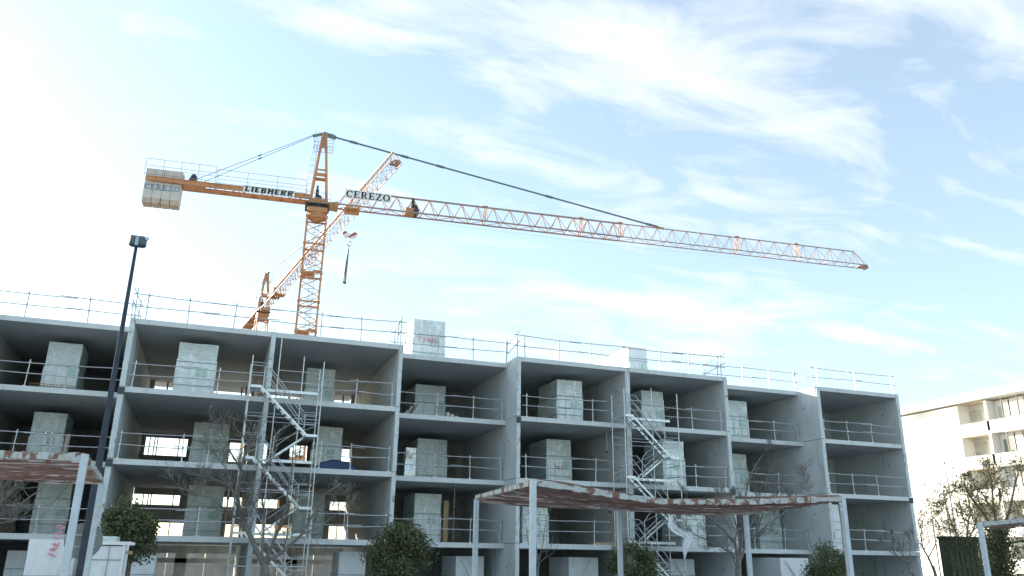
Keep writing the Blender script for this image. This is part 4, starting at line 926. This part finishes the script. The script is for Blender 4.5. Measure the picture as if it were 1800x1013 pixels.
for j in range(2600):
    c_ = Vector((rr.uniform(-w, w), -.05+rr.uniform(-.05, .03), h-.0-abs(rr.gauss(0, .35)) if rr.random() < .6 else h-rr.uniform(0, h*.6))); leaf(mb, c_, rr.uniform(.03, .06), (Vector((0, -1, .3))+rv(rr)*.7).normalized(), rr)
tag(mb.build('climber_leaves', M['hedge'], t), kind='stuff')

# ------------------------------------------------------------------ trees
class Tree:
    def __init__(s, seed): s.rr = random.Random(seed); s.tr = MB(); s.br = MB(); s.tips = []
    def limb(s, pts, r0, r1, n=7, trunk=False):
        mb = s.tr if trunk else s.br; k = len(pts); rad = [r0+(r1-r0)*i/(k-1) for i in range(k)]; mb.tube(pts, rad, n, cap=True)
        return pts, rad
    def grow(s, p, d, L, r, lvl, up=.25, spread=.7):
        rr = s.rr; n = 4 if lvl > 1 else 3; pts = [p]; q = p.copy(); dd = d.copy()
        for i in range(n):
            dd = (dd+rv(rr)*.22+Vector((0, 0, up*.25))).normalized(); q = q+dd*L/n; pts.append(q)
        s.br.tube(pts, [max(r*(1-.6*i/n), .0055) for i in range(n+1)], 5 if r > .015 else 3, cap=False)
        s.tips.append(q)
        if lvl <= 0: return
        for i in range(1, n+1):
            m_ = 2 if rr.random() < .22 else 1
            for _ in range(m_):
                nd = (dd+rv(rr)*spread+Vector((0, 0, up))).normalized()
                s.grow(pts[i], nd, L*rr.uniform(.45, .72), r*.5*(1-.35*i/n), lvl-1, up, spread)
    def sprout(s, pts, rad, L, lvl, dens=1.0, up=.25, spread=.8, start=.15):
        rr = s.rr; k = len(pts)
        tot = sum((pts[i+1]-pts[i]).length for i in range(k-1)); cnt = max(2, int(tot*dens))
        for j in range(cnt):
            f = start+(1-start)*(j+rr.random())/cnt; x = f*(k-1); i = min(int(x), k-2); p = pts[i].lerp(pts[i+1], x-i); d = (pts[i+1]-pts[i]).normalized()
            nd = (d*.6+rv(rr)*spread+Vector((0, 0, up))).normalized(); r = (rad[i]+(rad[i+1]-rad[i])*(x-i))
            s.grow(p, nd, L*rr.uniform(.6, 1.15)*(1.15-.5*f), min(r*.55, .03), lvl, up, spread)
def bare_tree(label, v, trunk, limbs, L, lvl, dens, seed, m='bark', wig=.6, r0=.14, group=None, leafm=None, nl=0, ls=.05, foc=None, up=.25, tm=None):
    T = Tree(seed); rr = T.rr
    P3 = lambda x, y, dv=0: onv(x, y, v+dv)
    tp = [P3(x, y) for x, y in trunk]; base = Vector((tp[0].x, tp[0].y, .1)); tp = [base]+tp
    t = thing('bare_tree' if not nl else 'tree', label, 'tree', tuple(base), 0, group)
    T.limb(tp, r0*1.15, r0*.8, 10, trunk=True)
    for (x0y0, lr) in limbs:
        n = len(x0y0); dvf = rr.uniform(-wig, wig); pts = [P3(x, y, dvf*i/(n-1)) for i, (x, y) in enumerate(x0y0)]
        fine = []
        for a, b in zip(pts, pts[1:]): fine += [a, a.lerp(b, .5)+rv(rr)*.04*(b-a).length]
        fine.append(pts[-1]); pts, rad = T.limb(fine, lr, lr*.28, 7); T.sprout(pts, rad, L, lvl, dens, up)
    T.tr.build('trunk', M[tm or m], t, world=True, smooth=True); T.br.build('branches', M[m], t, world=True)
    if nl:
        mb = MB()
        for j in range(nl):
            c_ = rr.choice(T.tips)+rv(rr)*rr.uniform(0, .22); leaf(mb, c_, ls*rr.uniform(.6, 1.3), rv(rr), rr)
        tag(mb.build('leaves', M[leafm], t, world=True), kind='stuff')
    return t, T
bare_tree('large bare tree with forked grey trunk in front of the left stair tower', -6.0, [(466, 1013), (464, 992)],
    [([(464, 995), (448, 960), (433, 925), (420, 895), (418, 862), (424, 820), (440, 775), (448, 745)], .10), ([(448, 960), (438, 935), (408, 905), (370, 875), (330, 862), (290, 855)], .05), ([(420, 880), (398, 850), (360, 838), (330, 832)], .035),
     ([(466, 990), (478, 960), (492, 925), (505, 890), (508, 850), (515, 810)], .075), ([(472, 985), (500, 968), (530, 940), (550, 905), (570, 870), (600, 850)], .07), ([(530, 940), (558, 928), (590, 905), (620, 880)], .035),
     ([(462, 990), (462, 950), (464, 900), (456, 860), (470, 820), (490, 780)], .05), ([(424, 830), (405, 795), (390, 760), (385, 735)], .035), ([(433, 925), (412, 880), (396, 820), (372, 790)], .03), ([(440, 780), (420, 760), (400, 735)], .03)], .85, 3, 1.35, 11, wig=1.2, r0=.17)
bare_tree('bare tree behind the left pergola, branches spreading from the left edge', -7.0, [(-60, 1013), (-50, 940)],
    [([(-50, 940), (-20, 910), (20, 895), (55, 872), (85, 850)], .05), ([(-50, 940), (-15, 900), (15, 870), (30, 845)], .05), ([(-50, 940), (-20, 925), (25, 915), (60, 905)], .04), ([(-50, 930), (-10, 880), (30, 858), (70, 856)], .04), ([(-50, 940), (-10, 890), (0, 860), (10, 830)], .03)], .7, 3, 1.5, 12, wig=1.0)
bare_tree('bare tree with fanned branches below the right end of the middle pergola', -5.0, [(1298, 1013), (1298, 985)],
    [([(1298, 990), (1292, 955), (1270, 930), (1250, 912), (1225, 895), (1205, 875)], .075), ([(1298, 985), (1282, 970), (1250, 955), (1222, 940), (1208, 930)], .05), ([(1298, 990), (1300, 950), (1290, 910), (1278, 880), (1270, 850)], .06), ([(1300, 990), (1312, 955), (1330, 940), (1352, 920), (1385, 895), (1405, 862), (1425, 835)], .06),
     ([(1300, 980), (1306, 930), (1310, 880), (1318, 840), (1340, 800)], .05), ([(1296, 1000), (1285, 975), (1275, 955), (1268, 950)], .03), ([(1330, 940), (1350, 880), (1370, 850), (1400, 840)], .03), ([(1300, 960), (1325, 915), (1345, 870), (1350, 830)], .035)], .9, 3, 1.2, 13, wig=1.5, r0=.15)
bare_tree('slender bare sapling behind the front post of the middle pergola', -9.0, [(945, 1013), (947, 990)],
    [([(947, 1000), (943, 960), (938, 920), (932, 890)], .022), ([(947, 985), (955, 950), (962, 910), (970, 885)], .02), ([(947, 990), (930, 960), (925, 925), (922, 905)], .015), ([(947, 990), (968, 975), (985, 960)], .012)], .5, 1, 3.0, 14, r0=.04, wig=.3)
bare_tree('small bare tree in front of the lower end bay', -4.0, [(1608, 1013), (1602, 1005)],
    [([(1602, 1010), (1598, 990), (1580, 978), (1565, 970), (1555, 962)], .05), ([(1598, 990), (1600, 965), (1604, 945), (1610, 935)], .03), ([(1575, 975), (1567, 955), (1566, 935)], .02), ([(1590, 982), (1585, 960), (1592, 940)], .02)], .5, 3, 1.6, 15, r0=.06, wig=.5)
bare_tree('bare tree right of the grey block corner, backlit by the white building', 3.0, [(1645, 1013), (1640, 995)],
    [([(1640, 1000), (1632, 980), (1622, 962), (1618, 940), (1622, 915)], .07), ([(1632, 980), (1645, 955), (1655, 930)], .04), ([(1622, 962), (1612, 945), (1618, 925)], .03), ([(1625, 965), (1640, 940), (1642, 905)], .03)], 1.0, 2, 2.2, 16, r0=.1, leafm='leafy', nl=700, ls=.06)
bare_tree('twiggy olive-leaved tree above the dark green cabin', 8.0, [(1690, 1013), (1692, 980)],
    [([(1692, 980), (1685, 950), (1672, 920), (1665, 890)], .1), ([(1692, 980), (1700, 940), (1705, 900), (1700, 870)], .1), ([(1692, 960), (1680, 935), (1650, 925), (1640, 905)], .06), ([(1692, 960), (1712, 930), (1722, 900), (1720, 870)], .07), ([(1700, 930), (1690, 900), (1685, 870)], .05)], 1.7, 2, 1.7, 17, r0=.18, leafm='leafy', nl=2600, ls=.085, m='bark2')
tI, TI = bare_tree('big ivy-clad tree with olive foliage behind the right pergola', 2.0, [(1752, 1013), (1750, 975), (1748, 950)],
    [([(1750, 960), (1742, 925), (1730, 905), (1716, 888), (1702, 868), (1694, 850)], .12), ([(1748, 950), (1750, 915), (1745, 880), (1742, 845), (1738, 830)], .12), ([(1750, 950), (1768, 915), (1778, 880), (1784, 850), (1790, 830)], .12), ([(1750, 970), (1775, 955), (1800, 950), (1830, 935)], .1), ([(1748, 940), (1728, 925), (1705, 920), (1688, 905)], .07), ([(1752, 940), (1785, 925), (1810, 895), (1830, 870)], .08),
     ([(1745, 900), (1728, 870), (1712, 850), (1705, 835)], .06), ([(1750, 980), (1730, 990), (1705, 975), (1690, 960)], .05), ([(1752, 990), (1780, 990), (1800, 975)], .06), ([(1750, 900), (1762, 865), (1765, 840)], .06)], 1.35, 2, 1.9, 18, r0=.42, leafm='leafy', nl=7000, ls=.07, m='bark2')
mb = MB(); rr = random.Random(5)
for j in range(9000):
    f = rr.random(); y = 1040-f*110; x = 1752+rr.gauss(0, 16-8*f+ (8 if rr.random() < .3 else 0)); c_ = onv(x, y, 2+rr.uniform(-.9, .6)); leaf(mb, c_, rr.uniform(.05, .1), rv(rr), rr, .7)
tag(mb.build('ivy', M['ivy'], tI, world=True), kind='stuff')

def round_tree(label, cxp, cyp, rxp, ryp, v, seed, n=9000, ls=.065, stemx=None):
    rr = random.Random(seed); c = onv(cxp, cyp, v); e = onv(cxp+rxp, cyp, v); rx = (e-c).length; rz = rx*ryp/rxp
    t = thing('round_evergreen_tree', label, 'tree', (c.x, v, .1), 0, 'clipped round evergreen trees')
    mb = MB(); mb.tube([(c.x, v, .1), (c.x+.03, v, c.z-rz*.2)], [.09, .06], 8); mb.build('trunk', M['bark'], t, world=True)
    lm = MB(); base = c; blobs = []
    for i in range(30):
        d = rv(rr)*rr.uniform(.75, 1.12); blobs.append((Vector((c.x+d.x*rx*.62, c.y+d.y*rx*.62, c.z+d.z*rz*.66)), rx*rr.uniform(.22, .46)))
        lm.tube([(c.x, v, c.z-rz*.5), blobs[-1][0]], [.03, .012], 4)
    lm.build('limbs', M['bark'], t, world=True)
    mb = MB()
    for i in range(n):
        b, r = rr.choice(blobs); d = rv(rr); q = b+d*r*(rr.random()**.45); nrm = (d+rv(rr)*.8).normalized(); leaf(mb, q, ls*rr.uniform(.6, 1.25), nrm, rr, .42)
    tag(mb.build('crown', M['leafd'], t, world=True), kind='stuff')
round_tree('round evergreen tree just right of the tall lamp post', 224, 940, 74, 60, -6.0, 21, 10000)
round_tree('largest round evergreen tree, right of the left stair tower', 699, 976, 70, 60, -7.0, 22, 12000)
round_tree('round evergreen tree at the foot of the right stair tower', 1112, 990, 48, 44, -4.0, 23, 6000)
round_tree('round evergreen tree under the right end of the middle pergola', 1452, 995, 42, 36, -4.0, 24, 6000)
print('objects', len(bpy.data.objects), 'tris', sum(len(o.data.polygons) for o in bpy.data.objects if o.type == 'MESH')*2)
